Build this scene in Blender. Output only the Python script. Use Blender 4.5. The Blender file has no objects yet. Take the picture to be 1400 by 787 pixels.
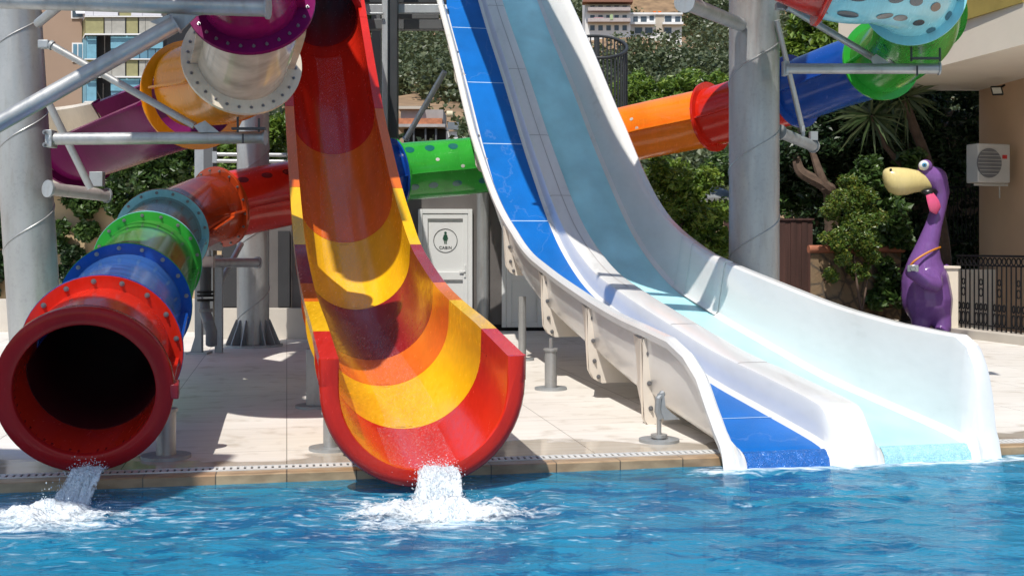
import bpy, math, random
import numpy as np
from mathutils import Vector, Matrix, noise as mnoise
random.seed(7); rng = np.random.default_rng(7)
R = math.radians
F, HZ, CH = 1600.0, 335.0, 1.65          # focal length in photo pixels, horizon row, eye height

# ---------------------------------------------------------------- camera, sky, sun, exposure
sc = bpy.context.scene
cam = bpy.data.cameras.new("camera"); cam_o = bpy.data.objects.new("camera", cam)
sc.collection.objects.link(cam_o); sc.camera = cam_o
cam.sensor_width = 36; cam.sensor_fit = 'HORIZONTAL'; cam.lens = 36 * F / 1400
cam.shift_y = -(393.5 - HZ) / 1400
cam_o.location = (0, 0, CH); cam_o.rotation_euler = (R(90), 0, 0)
cam.clip_start = .1; cam.clip_end = 6000
SD = Vector((.22, .58, -1)).normalized()         # direction the sunlight travels
elev = math.asin(-SD.z); azim = math.atan2(-SD.x, -SD.y)
w = bpy.data.worlds.new("World"); sc.world = w; w.use_nodes = True
nt = w.node_tree; bg = nt.nodes['Background']
sky = nt.nodes.new('ShaderNodeTexSky'); sky.sky_type = 'NISHITA'; sky.sun_disc = False
sky.sun_elevation = elev; sky.sun_rotation = azim; sky.air_density = 1.0; sky.dust_density = .6
nt.links.new(sky.outputs[0], bg.inputs[0]); bg.inputs[1].default_value = .13
sun = bpy.data.lights.new("sun", 'SUN'); sun.energy = 4.4; sun.angle = R(.55); sun.color = (1, .95, .88)
sun_o = bpy.data.objects.new("sun", sun); sc.collection.objects.link(sun_o)
sun_o.rotation_euler = SD.to_track_quat('-Z', 'Y').to_euler(); sun_o.location = (0, 0, 30)
sc.view_settings.view_transform = 'Standard'; sc.view_settings.look = 'None'
sc.view_settings.exposure = 0.14; sc.view_settings.gamma = 1
sc.cycles.max_bounces = 7; sc.cycles.transparent_max_bounces = 12
sc.cycles.caustics_reflective = False; sc.cycles.caustics_refractive = False
sc.cycles.sample_clamp_indirect = 4

# ---------------------------------------------------------------- helpers
def P(px, py, Y): return Vector(((px - 700) / F * Y, Y, CH + (HZ - py) / F * Y))

class MB:
    def __init__(s): s.v = []; s.f = []
    def add(s, vs, fs):
        o = len(s.v); s.v += [tuple(v) for v in vs]; s.f += [tuple(o + i for i in f) for f in fs]; return s
    def box(s, lo, hi):
        x0, y0, z0 = lo; x1, y1, z1 = hi
        return s.add([(x0,y0,z0),(x1,y0,z0),(x1,y1,z0),(x0,y1,z0),(x0,y0,z1),(x1,y0,z1),(x1,y1,z1),(x0,y1,z1)],
                     [(0,3,2,1),(4,5,6,7),(0,1,5,4),(1,2,6,5),(2,3,7,6),(3,0,4,7)])
    def obox(s, c, ax, ay, az):      # oriented box: centre and half-axis vectors
        c, ax, ay, az = map(Vector, (c, ax, ay, az))
        vs = [c + i*ax + j*ay + k*az for k in (-1,1) for (i,j) in ((-1,-1),(1,-1),(1,1),(-1,1))]
        return s.add(vs, [(0,3,2,1),(4,5,6,7),(0,1,5,4),(1,2,6,5),(2,3,7,6),(3,0,4,7)])
    def prism(s, poly, z0, z1):
        n = len(poly)
        return s.add([(x,y,z0) for x,y in poly] + [(x,y,z1) for x,y in poly],
                     [tuple(range(n))[::-1], tuple(range(n, 2*n))] + [(i,(i+1)%n,n+(i+1)%n,n+i) for i in range(n)])
    def plate(s, poly3, d):          # flat polygon thickened along vector d
        n = len(poly3); d = Vector(d); a = [Vector(p) for p in poly3]
        return s.add(a + [p + d for p in a], [tuple(range(n))[::-1], tuple(range(n, 2*n))] + [(i,(i+1)%n,n+(i+1)%n,n+i) for i in range(n)])
    def rings(s, rings, closed=True, caps=True, loop=False):
        n = len(rings[0]); m = len(rings); vs = [p for r in rings for p in r]; fs = []
        for j in range(m - (0 if loop else 1)):
            k = (j + 1) % m
            for i in range(n if closed else n - 1):
                i2 = (i + 1) % n; fs.append((j*n+i, j*n+i2, k*n+i2, k*n+i))
        if caps and closed and not loop: fs += [tuple(range(n))[::-1], tuple((m-1)*n + i for i in range(n))]
        return s.add(vs, fs)
    def tube(s, pts, r, n=12, caps=True):
        pts = [Vector(p) for p in pts]; rr = []
        rad = r if hasattr(r, '__len__') else [r]*len(pts)
        ref = None
        for i, p in enumerate(pts):
            T = (pts[min(i+1, len(pts)-1)] - pts[max(i-1, 0)]).normalized()
            if ref is None:
                a = Vector((0,0,1)) if abs(T.z) < .9 else Vector((1,0,0)); S = T.cross(a).normalized()
            else: S = (ref - T * ref.dot(T)).normalized()
            ref = S; U = S.cross(T)
            rr.append([p + rad[i]*(math.cos(q)*S + math.sin(q)*U) for q in [2*math.pi*k/n for k in range(n)]])
        return s.rings(rr, caps=caps)
    def ring(s, c, T, ro, ri, th, n=48):   # flat annulus with thickness
        c = Vector(c); T = Vector(T).normalized(); S, U = frame(T); rr = []
        for k in range(n):
            q = 2*math.pi*k/n; d = math.cos(q)*S + math.sin(q)*U
            rr.append([c + d*ro - T*th/2, c + d*ro + T*th/2, c + d*ri + T*th/2, c + d*ri - T*th/2])
        return s.rings(rr, loop=True)
    def disc(s, c, T, r, th, n=24):
        c = Vector(c); T = Vector(T).normalized(); return s.tube([c - T*th/2, c + T*th/2], r, n)

def frame(T):
    S = T.cross(Vector((0,0,1)))
    if S.length < 1e-4: S = Vector((1,0,0))
    S.normalize(); return S, S.cross(T)

def wloc(o):
    v = Vector((0,0,0))
    while o is not None: v += o.location; o = o.parent
    return v

def mk(name, mb, mat, parent=None, smooth=35, origin=None, bevel=0):
    off = wloc(parent) if parent else Vector(origin or (0,0,0))
    me = bpy.data.meshes.new(name)
    vs = np.array(mb.v, dtype=float) - np.array(off[:])
    me.from_pydata(vs.tolist(), [], mb.f)
    me.validate()
    if smooth:
        me.polygons.foreach_set('use_smooth', [True]*len(me.polygons)); me.set_sharp_from_angle(angle=R(smooth))
    if mat: me.materials.append(mat)
    o = bpy.data.objects.new(name, me); sc.collection.objects.link(o)
    if parent: o.parent = parent
    else: o.location = off
    if bevel:
        b = o.modifiers.new('bevel', 'BEVEL'); b.width = bevel; b.segments = 2; b.limit_method = 'ANGLE'; b.angle_limit = R(40)
    return o

def tag(o, label, cat, group=None, kind=None):
    o['label'] = label; o['category'] = cat
    if group: o['group'] = group
    if kind: o['kind'] = kind
    return o
def thing(name, loc, label, cat, group=None):
    o = bpy.data.objects.new(name, None); sc.collection.objects.link(o); o.location = loc
    o.empty_display_size = .2
    return tag(o, label, cat, group)
def struct(name, mb, mat, **k):
    o = mk(name, mb, mat, **k); o['kind'] = 'structure'; return o

# ---------------------------------------------------------------- materials
def N(nt, t, **k):
    n = nt.nodes.new(t)
    for a, b in k.items(): setattr(n, a, b)
    return n
def base_mat(name):
    m = bpy.data.materials.new(name); m.use_nodes = True; t = m.node_tree; b = t.nodes['Principled BSDF']; return m, t, b
def ramp(t, fac, stops):
    r = N(t, 'ShaderNodeValToRGB'); e = r.color_ramp.elements
    while len(e) < len(stops): e.new(.5)
    for i, (p, c) in enumerate(stops): e[i].position = p; e[i].color = (*c, 1) if len(c) == 3 else c
    t.links.new(fac, r.inputs[0]); return r.outputs[0]
def tnoise(t, scale, detail=4, vec=None, stretch=None, kind='ShaderNodeTexNoise'):
    n = N(t, kind)
    n.inputs['Scale'].default_value = scale
    if 'Detail' in n.inputs: n.inputs['Detail'].default_value = detail
    if vec is None: vec = N(t, 'ShaderNodeTexCoord').outputs['Object']
    if stretch:
        mp = N(t, 'ShaderNodeMapping'); mp.inputs['Scale'].default_value = stretch[:3]
        if len(stretch) > 3: mp.inputs['Rotation'].default_value = (0, 0, stretch[3])
        t.links.new(vec, mp.inputs[0]); vec = mp.outputs[0]
    t.links.new(vec, n.inputs['Vector']); return n
def bump(t, b, h, strength=.2, dist=.02, target=None):
    n = N(t, 'ShaderNodeBump'); n.inputs['Strength'].default_value = strength; n.inputs['Distance'].default_value = dist
    t.links.new(h, n.inputs['Height']); t.links.new(n.outputs[0], (target or b.inputs['Normal'])); return n
def vary(c, f): return tuple(max(0, min(1, x*f)) for x in c)
_mc = {}
def simple(name, col, rough=.5, metal=0, var=.12, scale=3, bmp=0, coat=0, stretch=None, bscale=None, spec=None):
    if name in _mc: return _mc[name]
    m, t, b = base_mat(name)
    n = tnoise(t, scale, 5, stretch=stretch)
    t.links.new(ramp(t, n.outputs[0], [(.3, vary(col, 1-var)), (.7, vary(col, 1+var))]), b.inputs['Base Color'])
    b.inputs['Roughness'].default_value = rough; b.inputs['Metallic'].default_value = metal
    if coat: b.inputs['Coat Weight'].default_value = coat; b.inputs['Coat Roughness'].default_value = .05
    if spec is not None: b.inputs['Specular IOR Level'].default_value = spec
    if bmp: bump(t, b, tnoise(t, bscale or scale*12, 6).outputs[0], bmp, .01)
    _mc[name] = m; return m
def fibre(name, col, wet=True):
    """glossy gelcoat with faint streaks and a little dirt"""
    if name in _mc: return _mc[name]
    m, t, b = base_mat(name)
    n = tnoise(t, 1.4, 6, stretch=(2.2, .35, .8, .22)); n2 = tnoise(t, 26, 3, stretch=(1.6, .25, .5))
    mx = N(t, 'ShaderNodeMath', operation='MULTIPLY_ADD'); t.links.new(n2.outputs[0], mx.inputs[0]); mx.inputs[1].default_value = .35
    t.links.new(n.outputs[0], mx.inputs[2])
    t.links.new(ramp(t, mx.outputs[0], [(.45, vary(col, .84)), (.85, vary(col, 1.1))]), b.inputs['Base Color'])
    t.links.new(ramp(t, n2.outputs[0], [(.3, (.12,)*3), (.75, (.3,)*3)]), b.inputs['Roughness'])
    b.inputs['Coat Weight'].default_value = .12; b.inputs['Coat Roughness'].default_value = .05; b.inputs['Specular IOR Level'].default_value = .38
    bump(t, b, tnoise(t, 5, 3).outputs[0], .08, .02)
    _mc[name] = m; return m
def clear_fibre(name, col, tr=.5):
    """see-through coloured fibreglass of a tube's translucent half"""
    m, t, b = base_mat(name)
    n = tnoise(t, 3, 5, stretch=(1, 3, 1))
    t.links.new(ramp(t, n.outputs[0], [(.3, vary(col, .7)), (.7, vary(col, 1.15))]), b.inputs['Base Color'])
    b.inputs['Roughness'].default_value = .14; b.inputs['Coat Weight'].default_value = .15
    tb = N(t, 'ShaderNodeBsdfTransparent'); tb.inputs[0].default_value = (*[min(1, .35 + .9*x) for x in col], 1)
    mx = N(t, 'ShaderNodeMixShader'); mx.inputs[0].default_value = tr
    t.links.new(b.outputs[0], mx.inputs[1]); t.links.new(tb.outputs[0], mx.inputs[2])
    t.links.new(mx.outputs[0], t.nodes['Material Output'].inputs[0]); return m

RED = (.56, .020, .008); DRED = (.30, .010, .012); ORG = (.72, .145, .012); YEL = (.84, .46, .006)
BLU = (.006, .06, .32); GRN = (.03, .33, .035); LBL = (.25, .62, .70); PUR = (.15, .008, .075); CRM = (.62, .55, .44)
m_red = fibre('gelcoat_red', RED); m_orange = fibre('gelcoat_orange', ORG); m_yellow = fibre('gelcoat_yellow', YEL)
m_blue = fibre('gelcoat_blue', BLU); m_green = fibre('gelcoat_green', GRN); m_lblue = fibre('gelcoat_pale_blue', LBL)
m_purple = fibre('gelcoat_purple', PUR); m_purple.node_tree.nodes['Principled BSDF'].inputs['Specular IOR Level'].default_value = .02; m_purple.node_tree.nodes['Principled BSDF'].inputs['Coat Weight'].default_value = 0; m_cream = fibre('gelcoat_cream', CRM); m_burg = fibre('gelcoat_burgundy', (.27, .012, .016))
m_dorange = fibre('gelcoat_deep_orange', (.40, .05, .010)); m_amber = fibre('gelcoat_amber', (.76, .27, .006)); m_orng2 = fibre('gelcoat_bright_orange', (.86, .21, .012))
c_blue = clear_fibre('clear_blue', (.05, .16, .46), .14); c_green = clear_fibre('clear_green', (.07, .30, .05), .14)
c_lblue = clear_fibre('clear_pale', (.26, .33, .32), .45); c_orange = clear_fibre('clear_orange', (.28, .035, .010), .35)
c_cream = clear_fibre('clear_cream', (.60, .52, .42), .12); c_purple = clear_fibre('clear_purple', (.32, .012, .12), .25)

def galv(name='galvanised_steel', c=(.37, .375, .37), rough=.40, metal=.55):
    if name in _mc: return _mc[name]
    m, t, b = base_mat(name)
    v = tnoise(t, 30, kind='ShaderNodeTexVoronoi'); n = tnoise(t, 2.2, 6, stretch=(1, 1, .25)); n3 = tnoise(t, 9, 5, stretch=(2, 2, .3))
    a = N(t, 'ShaderNodeMixRGB'); a.inputs[0].default_value = .25
    t.links.new(ramp(t, n.outputs[0], [(.3, vary(c, .72)), (.72, vary(c, 1.25))]), a.inputs[1]); t.links.new(ramp(t, v.outputs['Color'], [(.2, vary(c, .75)), (.9, vary(c, 1.3))]), a.inputs[2])
    t.links.new(a.outputs[0], b.inputs['Base Color']); b.inputs['Metallic'].default_value = metal
    t.links.new(ramp(t, n3.outputs[0], [(.3, (rough-.08,)*3), (.7, (rough+.14,)*3)]), b.inputs['Roughness'])
    bump(t, b, n3.outputs[0], .06, .01)
    st2 = tnoise(t, 3.5, 7, stretch=(3, 3, .5)); a2 = N(t, 'ShaderNodeMixRGB'); t.links.new(ramp(t, st2.outputs[0], [(.56, (0,)*3), (.76, (.35,)*3)]), a2.inputs[0]); t.links.new(a.outputs[0], a2.inputs[1]); a2.inputs[2].default_value = (.20, .16, .12, 1); t.links.new(a2.outputs[0], b.inputs['Base Color'])
    _mc[name] = m; return m
m_galv = galv(); m_galv2 = galv('dull_steel', (.34, .36, .37), .5, .55); m_bolt = simple('bolt_steel', (.26, .26, .27), .4, .7)
m_dark = simple('dark_steel', (.045, .05, .055), .5, .3)
m_black = simple('black_iron', (.006, .006, .007), .6, 0, spec=.2)

m_white = None
def white_fibre():
    m, t, b = base_mat('gelcoat_white')
    n = tnoise(t, 1.0, 6, stretch=(2.5, .3, 1, .22)); n2 = tnoise(t, 14, 4, stretch=(1, .2, 1))
    mx = N(t, 'ShaderNodeMath', operation='MULTIPLY_ADD'); t.links.new(n2.outputs[0], mx.inputs[0]); mx.inputs[1].default_value = .3; t.links.new(n.outputs[0], mx.inputs[2])
    t.links.new(ramp(t, mx.outputs[0], [(.36, (.58, .57, .54)), (.50, (.69, .685, .66)), (.75, (.75, .745, .72))]), b.inputs['Base Color'])
    b.inputs['Roughness'].default_value = .25; b.inputs['Coat Weight'].default_value = .4; b.inputs['Coat Roughness'].default_value = .08
    bump(t, b, tnoise(t, 3, 3).outputs[0], .05, .02)
    return m
m_white = white_fibre()
m_rib = simple('rib_fibre', (.66, .60, .52), .4, 0, .06, 4)
def lane_mat(name, c, wetlines):
    m, t, b = base_mat(name)
    n = tnoise(t, 120, 3); n2 = tnoise(t, 1.2, 6, stretch=(1.5, .8, 1))
    a = N(t, 'ShaderNodeMixRGB'); a.blend_type = 'MIX'
    wv = tnoise(t, 1.1, 5, stretch=(1, .55, .55)); wv.noise_dimensions = '3D'
    t.links.new(ramp(t, n2.outputs[0], [(.3, vary(c, .85)), (.7, vary(c, 1.15))]), a.inputs[1]); a.inputs[2].default_value = (*[min(1, x*.6+.4) for x in c], 1)
    th = ramp(t, n.outputs[0], [(.63, (0,)*3), (.70, (.7,)*3)])
    r2 = ramp(t, wv.outputs[0], [(.494, (0,)*3), (.498, (.8,)*3), (.502, (.8,)*3), (.506, (0,)*3)]) if wetlines else th
    big = ramp(t, tnoise(t, .7, 2).outputs[0], [(.45, (.12,)*3), (.6, (1,)*3)])
    ml = N(t, 'ShaderNodeMath', operation='MULTIPLY'); t.links.new(r2, ml.inputs[0]); t.links.new(n.outputs[0], ml.inputs[1])
    mq = N(t, 'ShaderNodeMath', operation='MAXIMUM'); t.links.new(ml.outputs[0], mq.inputs[0])
    m3 = N(t, 'ShaderNodeMath', operation='MULTIPLY'); t.links.new(th, m3.inputs[0]); t.links.new(big, m3.inputs[1])
    t.links.new(m3.outputs[0], mq.inputs[1]); m4 = N(t, 'ShaderNodeMath', operation='MULTIPLY'); t.links.new(mq.outputs[0], m4.inputs[0]); m4.inputs[1].default_value = wetlines or .0
    t.links.new(m4.outputs[0], a.inputs[0]); t.links.new(a.outputs[0], b.inputs['Base Color'])
    b.inputs['Roughness'].default_value = .42; b.inputs['Specular IOR Level'].default_value = .22
    bump(t, b, tnoise(t, 60, 4).outputs[0], .35, .006)
    return m
m_laneb = lane_mat('lane_blue', (.004, .13, .46), .22); m_lanet = lane_mat('lane_turquoise', (.42, .78, .85), 0)
m_seam = simple('seam_paint', (.45, .6, .8), .4)

# ---------------------------------------------------------------- ground, pool
U = Vector((.982, .189, 0)); Nn = Vector((-.189, .982, 0)); E0 = Vector((-3.55, 8.12, 0))
def D(a, b, z=0): v = E0 + U*a + Nn*b; return Vector((v.x, v.y, z))     # pool-edge frame: a along the edge, b away from the water
WZ = -.062

def deck_material():
    m, t, b = base_mat('deck_tiles')
    tc = N(t, 'ShaderNodeTexCoord').outputs['Object']
    mp = N(t, 'ShaderNodeMapping'); mp.inputs['Rotation'].default_value = (0, 0, -math.atan2(.189, .982)); t.links.new(tc, mp.inputs[0])
    br = N(t, 'ShaderNodeTexBrick'); t.links.new(mp.outputs[0], br.inputs['Vector'])
    br.inputs['Scale'].default_value = 1; br.inputs['Brick Width'].default_value = 1.2; br.inputs['Row Height'].default_value = 1.2
    br.inputs['Mortar Size'].default_value = .004; br.inputs['Mortar Smooth'].default_value = .2
    br.offset = 0; br.inputs['Color1'].default_value = (.74, .71, .66, 1); br.inputs['Color2'].default_value = (.78, .755, .71, 1)
    br.inputs['Mortar'].default_value = (.26, .24, .21, 1)
    st = tnoise(t, 1.6, 6, vec=mp.outputs[0], stretch=(.5, 7, 1)); bl = tnoise(t, .55, 5, vec=mp.outputs[0]); fi = tnoise(t, 3, 5, vec=mp.outputs[0], stretch=(.3, 9, 1))
    m1 = N(t, 'ShaderNodeMixRGB'); m1.blend_type = 'MULTIPLY'; m1.inputs[0].default_value = .55
    t.links.new(br.outputs[0], m1.inputs[1]); t.links.new(ramp(t, st.outputs[0], [(.32, (.88, .855, .82)), (.58, (1.02, 1.01, 1.0))]), m1.inputs[2])
    m2 = N(t, 'ShaderNodeMixRGB'); m2.blend_type = 'MULTIPLY'; m2.inputs[0].default_value = .6
    t.links.new(m1.outputs[0], m2.inputs[1]); t.links.new(ramp(t, bl.outputs[0], [(.35, (.82, .80, .77)), (.65, (1, 1, 1))]), m2.inputs[2])
    gr_ = tnoise(t, 3.4, 8, vec=mp.outputs[0]); m2b = N(t, 'ShaderNodeMixRGB'); m2b.blend_type = 'MULTIPLY'; m2b.inputs[0].default_value = .55; t.links.new(m2.outputs[0], m2b.inputs[1]); t.links.new(ramp(t, gr_.outputs[0], [(.30, (.62, .57, .50)), (.45, (1, 1, 1))]), m2b.inputs[2]); m2 = m2b
    # wet puddles near the edge
    sp = N(t, 'ShaderNodeSeparateXYZ'); mp2 = N(t, 'ShaderNodeMapping'); mp2.vector_type = 'TEXTURE'
    mp2.inputs['Location'].default_value = (E0.x, E0.y, 0); mp2.inputs['Rotation'].default_value = (0, 0, math.atan2(.189, .982))
    t.links.new(tc, mp2.inputs[0]); t.links.new(mp2.outputs[0], sp.inputs[0])
    wn = tnoise(t, .9, 3, vec=mp.outputs[0])
    a1 = N(t, 'ShaderNodeMath', operation='MULTIPLY_ADD'); t.links.new(sp.outputs[1], a1.inputs[0]); a1.inputs[1].default_value = -.42; t.links.new(wn.outputs[0], a1.inputs[2])
    wet = ramp(t, a1.outputs[0], [(.12, (0,)*3), (.17, (1,)*3)])
    m3 = N(t, 'ShaderNodeMixRGB'); t.links.new(wet, m3.inputs[0]); t.links.new(m2.outputs[0], m3.inputs[1])
    m4 = N(t, 'ShaderNodeMixRGB'); m4.blend_type = 'MULTIPLY'; m4.inputs[0].default_value = 1; t.links.new(m2.outputs[0], m4.inputs[1]); m4.inputs[2].default_value = (.72, .68, .62, 1)
    t.links.new(m4.outputs[0], m3.inputs[2]); t.links.new(m3.outputs[0], b.inputs['Base Color'])
    t.links.new(ramp(t, wet, [(0, (.55,)*3), (1, (.07,)*3)]), b.inputs['Roughness'])
    bump(t, b, fi.outputs[0], .12, .004)
    return m
m_deck = deck_material()
a0, a1, b0 = -9.0, 14.0, -14.0        # pool extents in the edge frame
g = MB(); big = 1500
def quad(mb, p): mb.add(p, [(0, 1, 2, 3)])
quad(g, [D(-60, .0), D(60, .0), D(60, 34), D(-60, 34)])
quad(g, [D(-60, b0), D(a0, b0), D(a0, 0), D(-60, 0)]); quad(g, [D(a1, b0), D(60, b0), D(60, 0), D(a1, 0)])
quad(g, [D(-60, -60), D(60, -60), D(60, b0), D(-60, b0)])
struct('pool_deck', g, m_deck, smooth=0)
m_earth = simple('earth', (.24, .155, .085), .9, 0, .35, .4, .4, bscale=4)
# terrain sheet: flat round the pool, rising into the hillside behind
def hillz(x, y):
    t = max(0, y - 42)
    z = .16*min(t, 30) + .215*max(0, t-30)*1.0 + .16*max(0, y-300)
    s = min(1, t/40)
    z += s*(2.2*mnoise.noise(Vector((x*.02, y*.02, 0))) + .8*mnoise.noise(Vector((x*.07, y*.07, 3))))*min(3, 1+t/150)
    return z - .03
tg = MB(); xs = np.concatenate([[-big, -700, -400], np.arange(-260, 261, 8), [400, 700, big]]); ys = np.concatenate([[-big, -300, -60, -14.1], np.arange(-10, 40, 10), np.arange(42, 420, 7), [450, 520, 700, 1000]])
vs = [(x, y, (hillz(x, y) if y > 41 else -.03)) for y in ys for x in xs]
fs = []
for j in range(len(ys)-1):
    for i in range(len(xs)-1):
        if -14.2 < ys[j] < 15 and xs[i] > -16 and xs[i+1] < 25: continue
        fs.append((j*len(xs)+i, j*len(xs)+i+1, (j+1)*len(xs)+i+1, (j+1)*len(xs)+i))
tg.add(vs, fs); struct('ground', tg, m_earth)

# pool shell
m_tile, t, b = base_mat('pool_tile')
n = tnoise(t, 2, 4); mo = N(t, 'ShaderNodeMixRGB'); t.links.new(ramp(t, n.outputs[0], [(.3, (.03, .27, .44)), (.7, (.05, .36, .54))]), mo.inputs[1]); mo.inputs[2].default_value = (.02, .20, .36, 1)
pbk = N(t, 'ShaderNodeTexBrick'); pbk.inputs['Scale'].default_value = 1; pbk.inputs['Brick Width'].default_value = .3; pbk.inputs['Row Height'].default_value = .3; pbk.offset = 0; pbk.inputs['Mortar Size'].default_value = .012; t.links.new(N(t, 'ShaderNodeTexCoord').outputs['Object'], pbk.inputs['Vector']); t.links.new(pbk.outputs['Fac'], mo.inputs[0]); t.links.new(mo.outputs[0], b.inputs['Base Color']); b.inputs['Roughness'].default_value = .3
pb = MB(); dz = -1.35
quad(pb, [D(a0, b0, dz), D(a1, b0, dz), D(a1, .03, dz), D(a0, .03, dz)])
quad(pb, [D(a0, .03, dz), D(a1, .03, dz), D(a1, .03, -.01), D(a0, .03, -.01)])
quad(pb, [D(a0, b0, dz), D(a1, b0, dz), D(a1, b0, 0), D(a0, b0, 0)])
quad(pb, [D(a0, b0, dz), D(a0, .03, dz), D(a0, .03, 0), D(a0, b0, 0)]); quad(pb, [D(a1, b0, dz), D(a1, .03, dz), D(a1, .03, 0), D(a1, b0, 0)])
struct('pool_basin', pb, m_tile, smooth=0)
# coping stones along the edge (one strip; joints in the material)
m_cop, t, b = base_mat('travertine_coping')
tc = N(t, 'ShaderNodeTexCoord').outputs['Object']; mp = N(t, 'ShaderNodeMapping'); mp.inputs['Rotation'].default_value = (0, 0, -math.atan2(.189, .982)); t.links.new(tc, mp.inputs[0])
br = N(t, 'ShaderNodeTexBrick'); t.links.new(mp.outputs[0], br.inputs['Vector']); br.inputs['Scale'].default_value = 1; br.inputs['Brick Width'].default_value = .5; br.inputs['Row Height'].default_value = 5
br.offset = 0; br.inputs['Mortar Size'].default_value = .005; br.inputs['Color1'].default_value = (.42, .31, .19, 1); br.inputs['Color2'].default_value = (.33, .20, .11, 1); br.inputs['Mortar'].default_value = (.12, .09, .06, 1)
m1 = N(t, 'ShaderNodeMixRGB'); m1.blend_type = 'MULTIPLY'; m1.inputs[0].default_value = .8; t.links.new(br.outputs[0], m1.inputs[1])
t.links.new(ramp(t, tnoise(t, 5, 6, vec=mp.outputs[0], stretch=(1, 3, 2)).outputs[0], [(.35, (.6, .55, .5)), (.62, (1.1, 1.08, 1.05))]), m1.inputs[2]); t.links.new(m1.outputs[0], b.inputs['Base Color']); b.inputs['Roughness'].default_value = .3
cb = MB()
for (p, q) in ((a0, a1),):
    cb.add([D(p, -.03, -.14), D(q, -.03, -.14), D(q, -.03, .0), D(p, -.03, .0), D(p, -.02, .008), D(q, -.02, .008), D(q, .115, .008), D(p, .115, .008)], [(0,1,2,3), (3,2,5,4), (4,5,6,7)])
cop = struct('coping', cb, m_cop, smooth=0)
# overflow grate
gr = MB(); L = a1 - a0; k = int(L/.05)
for i in range(k):
    a = a0 + i*.05; c = D(a + .025, .19, .008); gr.obox(c, U*.016, Nn*.05, (0, 0, .006))
gt = thing('drain_grate', D(3, .19, 0), 'long white slotted overflow grate along the pool edge', 'drain grate')
mk('slats', gr, simple('grate_white', (.62, .62, .6), .5), gt, smooth=0)
gr = MB(); c = D((a0+a1)/2, .19, .003); gr.obox(c, U*(L/2), Nn*.058, (0, 0, .0025)); mk('channel', gr, simple('grate_dark', (.05, .045, .04), .7), gt, smooth=0)
gr = MB()
for s in (-1, 1): gr.obox(D((a0+a1)/2, .19 + s*.062, .008), U*(L/2), Nn*.006, (0, 0, .008))
mk('edge_rail', gr, simple('grate_white', (.6,)*3), gt, smooth=0)

# water
SPL = [(-2.93, 7.33, .62), (-.47, 7.42, .62)]        # where the two slides pour in
def water_material():
    m, t, b = base_mat('pool_water')
    tc = N(t, 'ShaderNodeTexCoord').outputs['Object']
    wp = tnoise(t, 1.3, 3, vec=tc); mp = N(t, 'ShaderNodeVectorMath', operation='MULTIPLY_ADD')
    t.links.new(wp.outputs['Color'], mp.inputs[0]); mp.inputs[1].default_value = (.5, .5, 0); t.links.new(tc, mp.inputs[2])
    n1 = tnoise(t, 2.6, 5, vec=mp.outputs[0], stretch=(1, 2.2, 1, .15)); n2 = tnoise(t, .45, 3, vec=tc); n3 = tnoise(t, 17, 6, vec=mp.outputs[0], stretch=(1, 2.6, 1, -.1))
    s = N(t, 'ShaderNodeMath', operation='MULTIPLY_ADD'); t.links.new(n2.outputs[0], s.inputs[0]); s.inputs[1].default_value = .55
    s2 = N(t, 'ShaderNodeMath', operation='MULTIPLY_ADD'); t.links.new(n3.outputs[0], s2.inputs[0]); s2.inputs[1].default_value = .45; t.links.new(n1.outputs[0], s2.inputs[2]); t.links.new(s2.outputs[0], s.inputs[2])
    col = ramp(t, s.outputs[0], [(.64, (.005, .085, .21)), (.92, (.009, .155, .31)), (1.14, (.026, .28, .45)), ])  # refraction and caustic light painted into the base colour as noise
    at = N(t, 'ShaderNodeAttribute'); at.attribute_name = 'foam'; fn = tnoise(t, 9, 6, vec=mp.outputs[0], stretch=(1, 2.2, 1))
    fs_ = N(t, 'ShaderNodeMath', operation='MULTIPLY_ADD'); t.links.new(at.outputs['Fac'], fs_.inputs[0]); fs_.inputs[1].default_value = .75; t.links.new(fn.outputs[0], fs_.inputs[2])
    fm = ramp(t, fs_.outputs[0], [(.66, (0,)*3), (1.0, (1,)*3)])
    mx = N(t, 'ShaderNodeMixRGB'); t.links.new(fm, mx.inputs[0]); t.links.new(col, mx.inputs[1]); mx.inputs[2].default_value = (.75, .85, .9, 1)
    t.links.new(mx.outputs[0], b.inputs['Base Color'])
    b.inputs['Roughness'].default_value = .045; b.inputs['IOR'].default_value = 1.33
    t.links.new(ramp(t, fm, [(0, (.045,)*3), (1, (.6,)*3)]), b.inputs['Roughness'])
    bn = tnoise(t, 13, 6, vec=mp.outputs[0], stretch=(1, 1.8, 1)); bump(t, b, bn.outputs[0], .5, .022)
    # part of the light passes down to the tiles
    tb = N(t, 'ShaderNodeBsdfTransparent'); tb.inputs[0].default_value = (.35, .80, .95, 1)
    ms = N(t, 'ShaderNodeMixShader'); ff = ramp(t, fm, [(0, (.34,)*3), (1, (0,)*3)]); t.links.new(ff, ms.inputs[0])
    t.links.new(b.outputs[0], ms.inputs[1]); t.links.new(tb.outputs[0], ms.inputs[2]); t.links.new(ms.outputs[0], t.nodes['Material Output'].inputs[0])
    return m
wb = MB(); na, nb = 420, 230; verts = []; foam = []
A = np.concatenate([np.linspace(a0, -2.0, 30, endpoint=False), np.linspace(-2.0, 9.5, na), np.linspace(9.5, a1, 31)[1:]])
B = np.concatenate([np.linspace(b0, -4.0, 14, endpoint=False), np.linspace(-4.0, .02, nb)])
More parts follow.
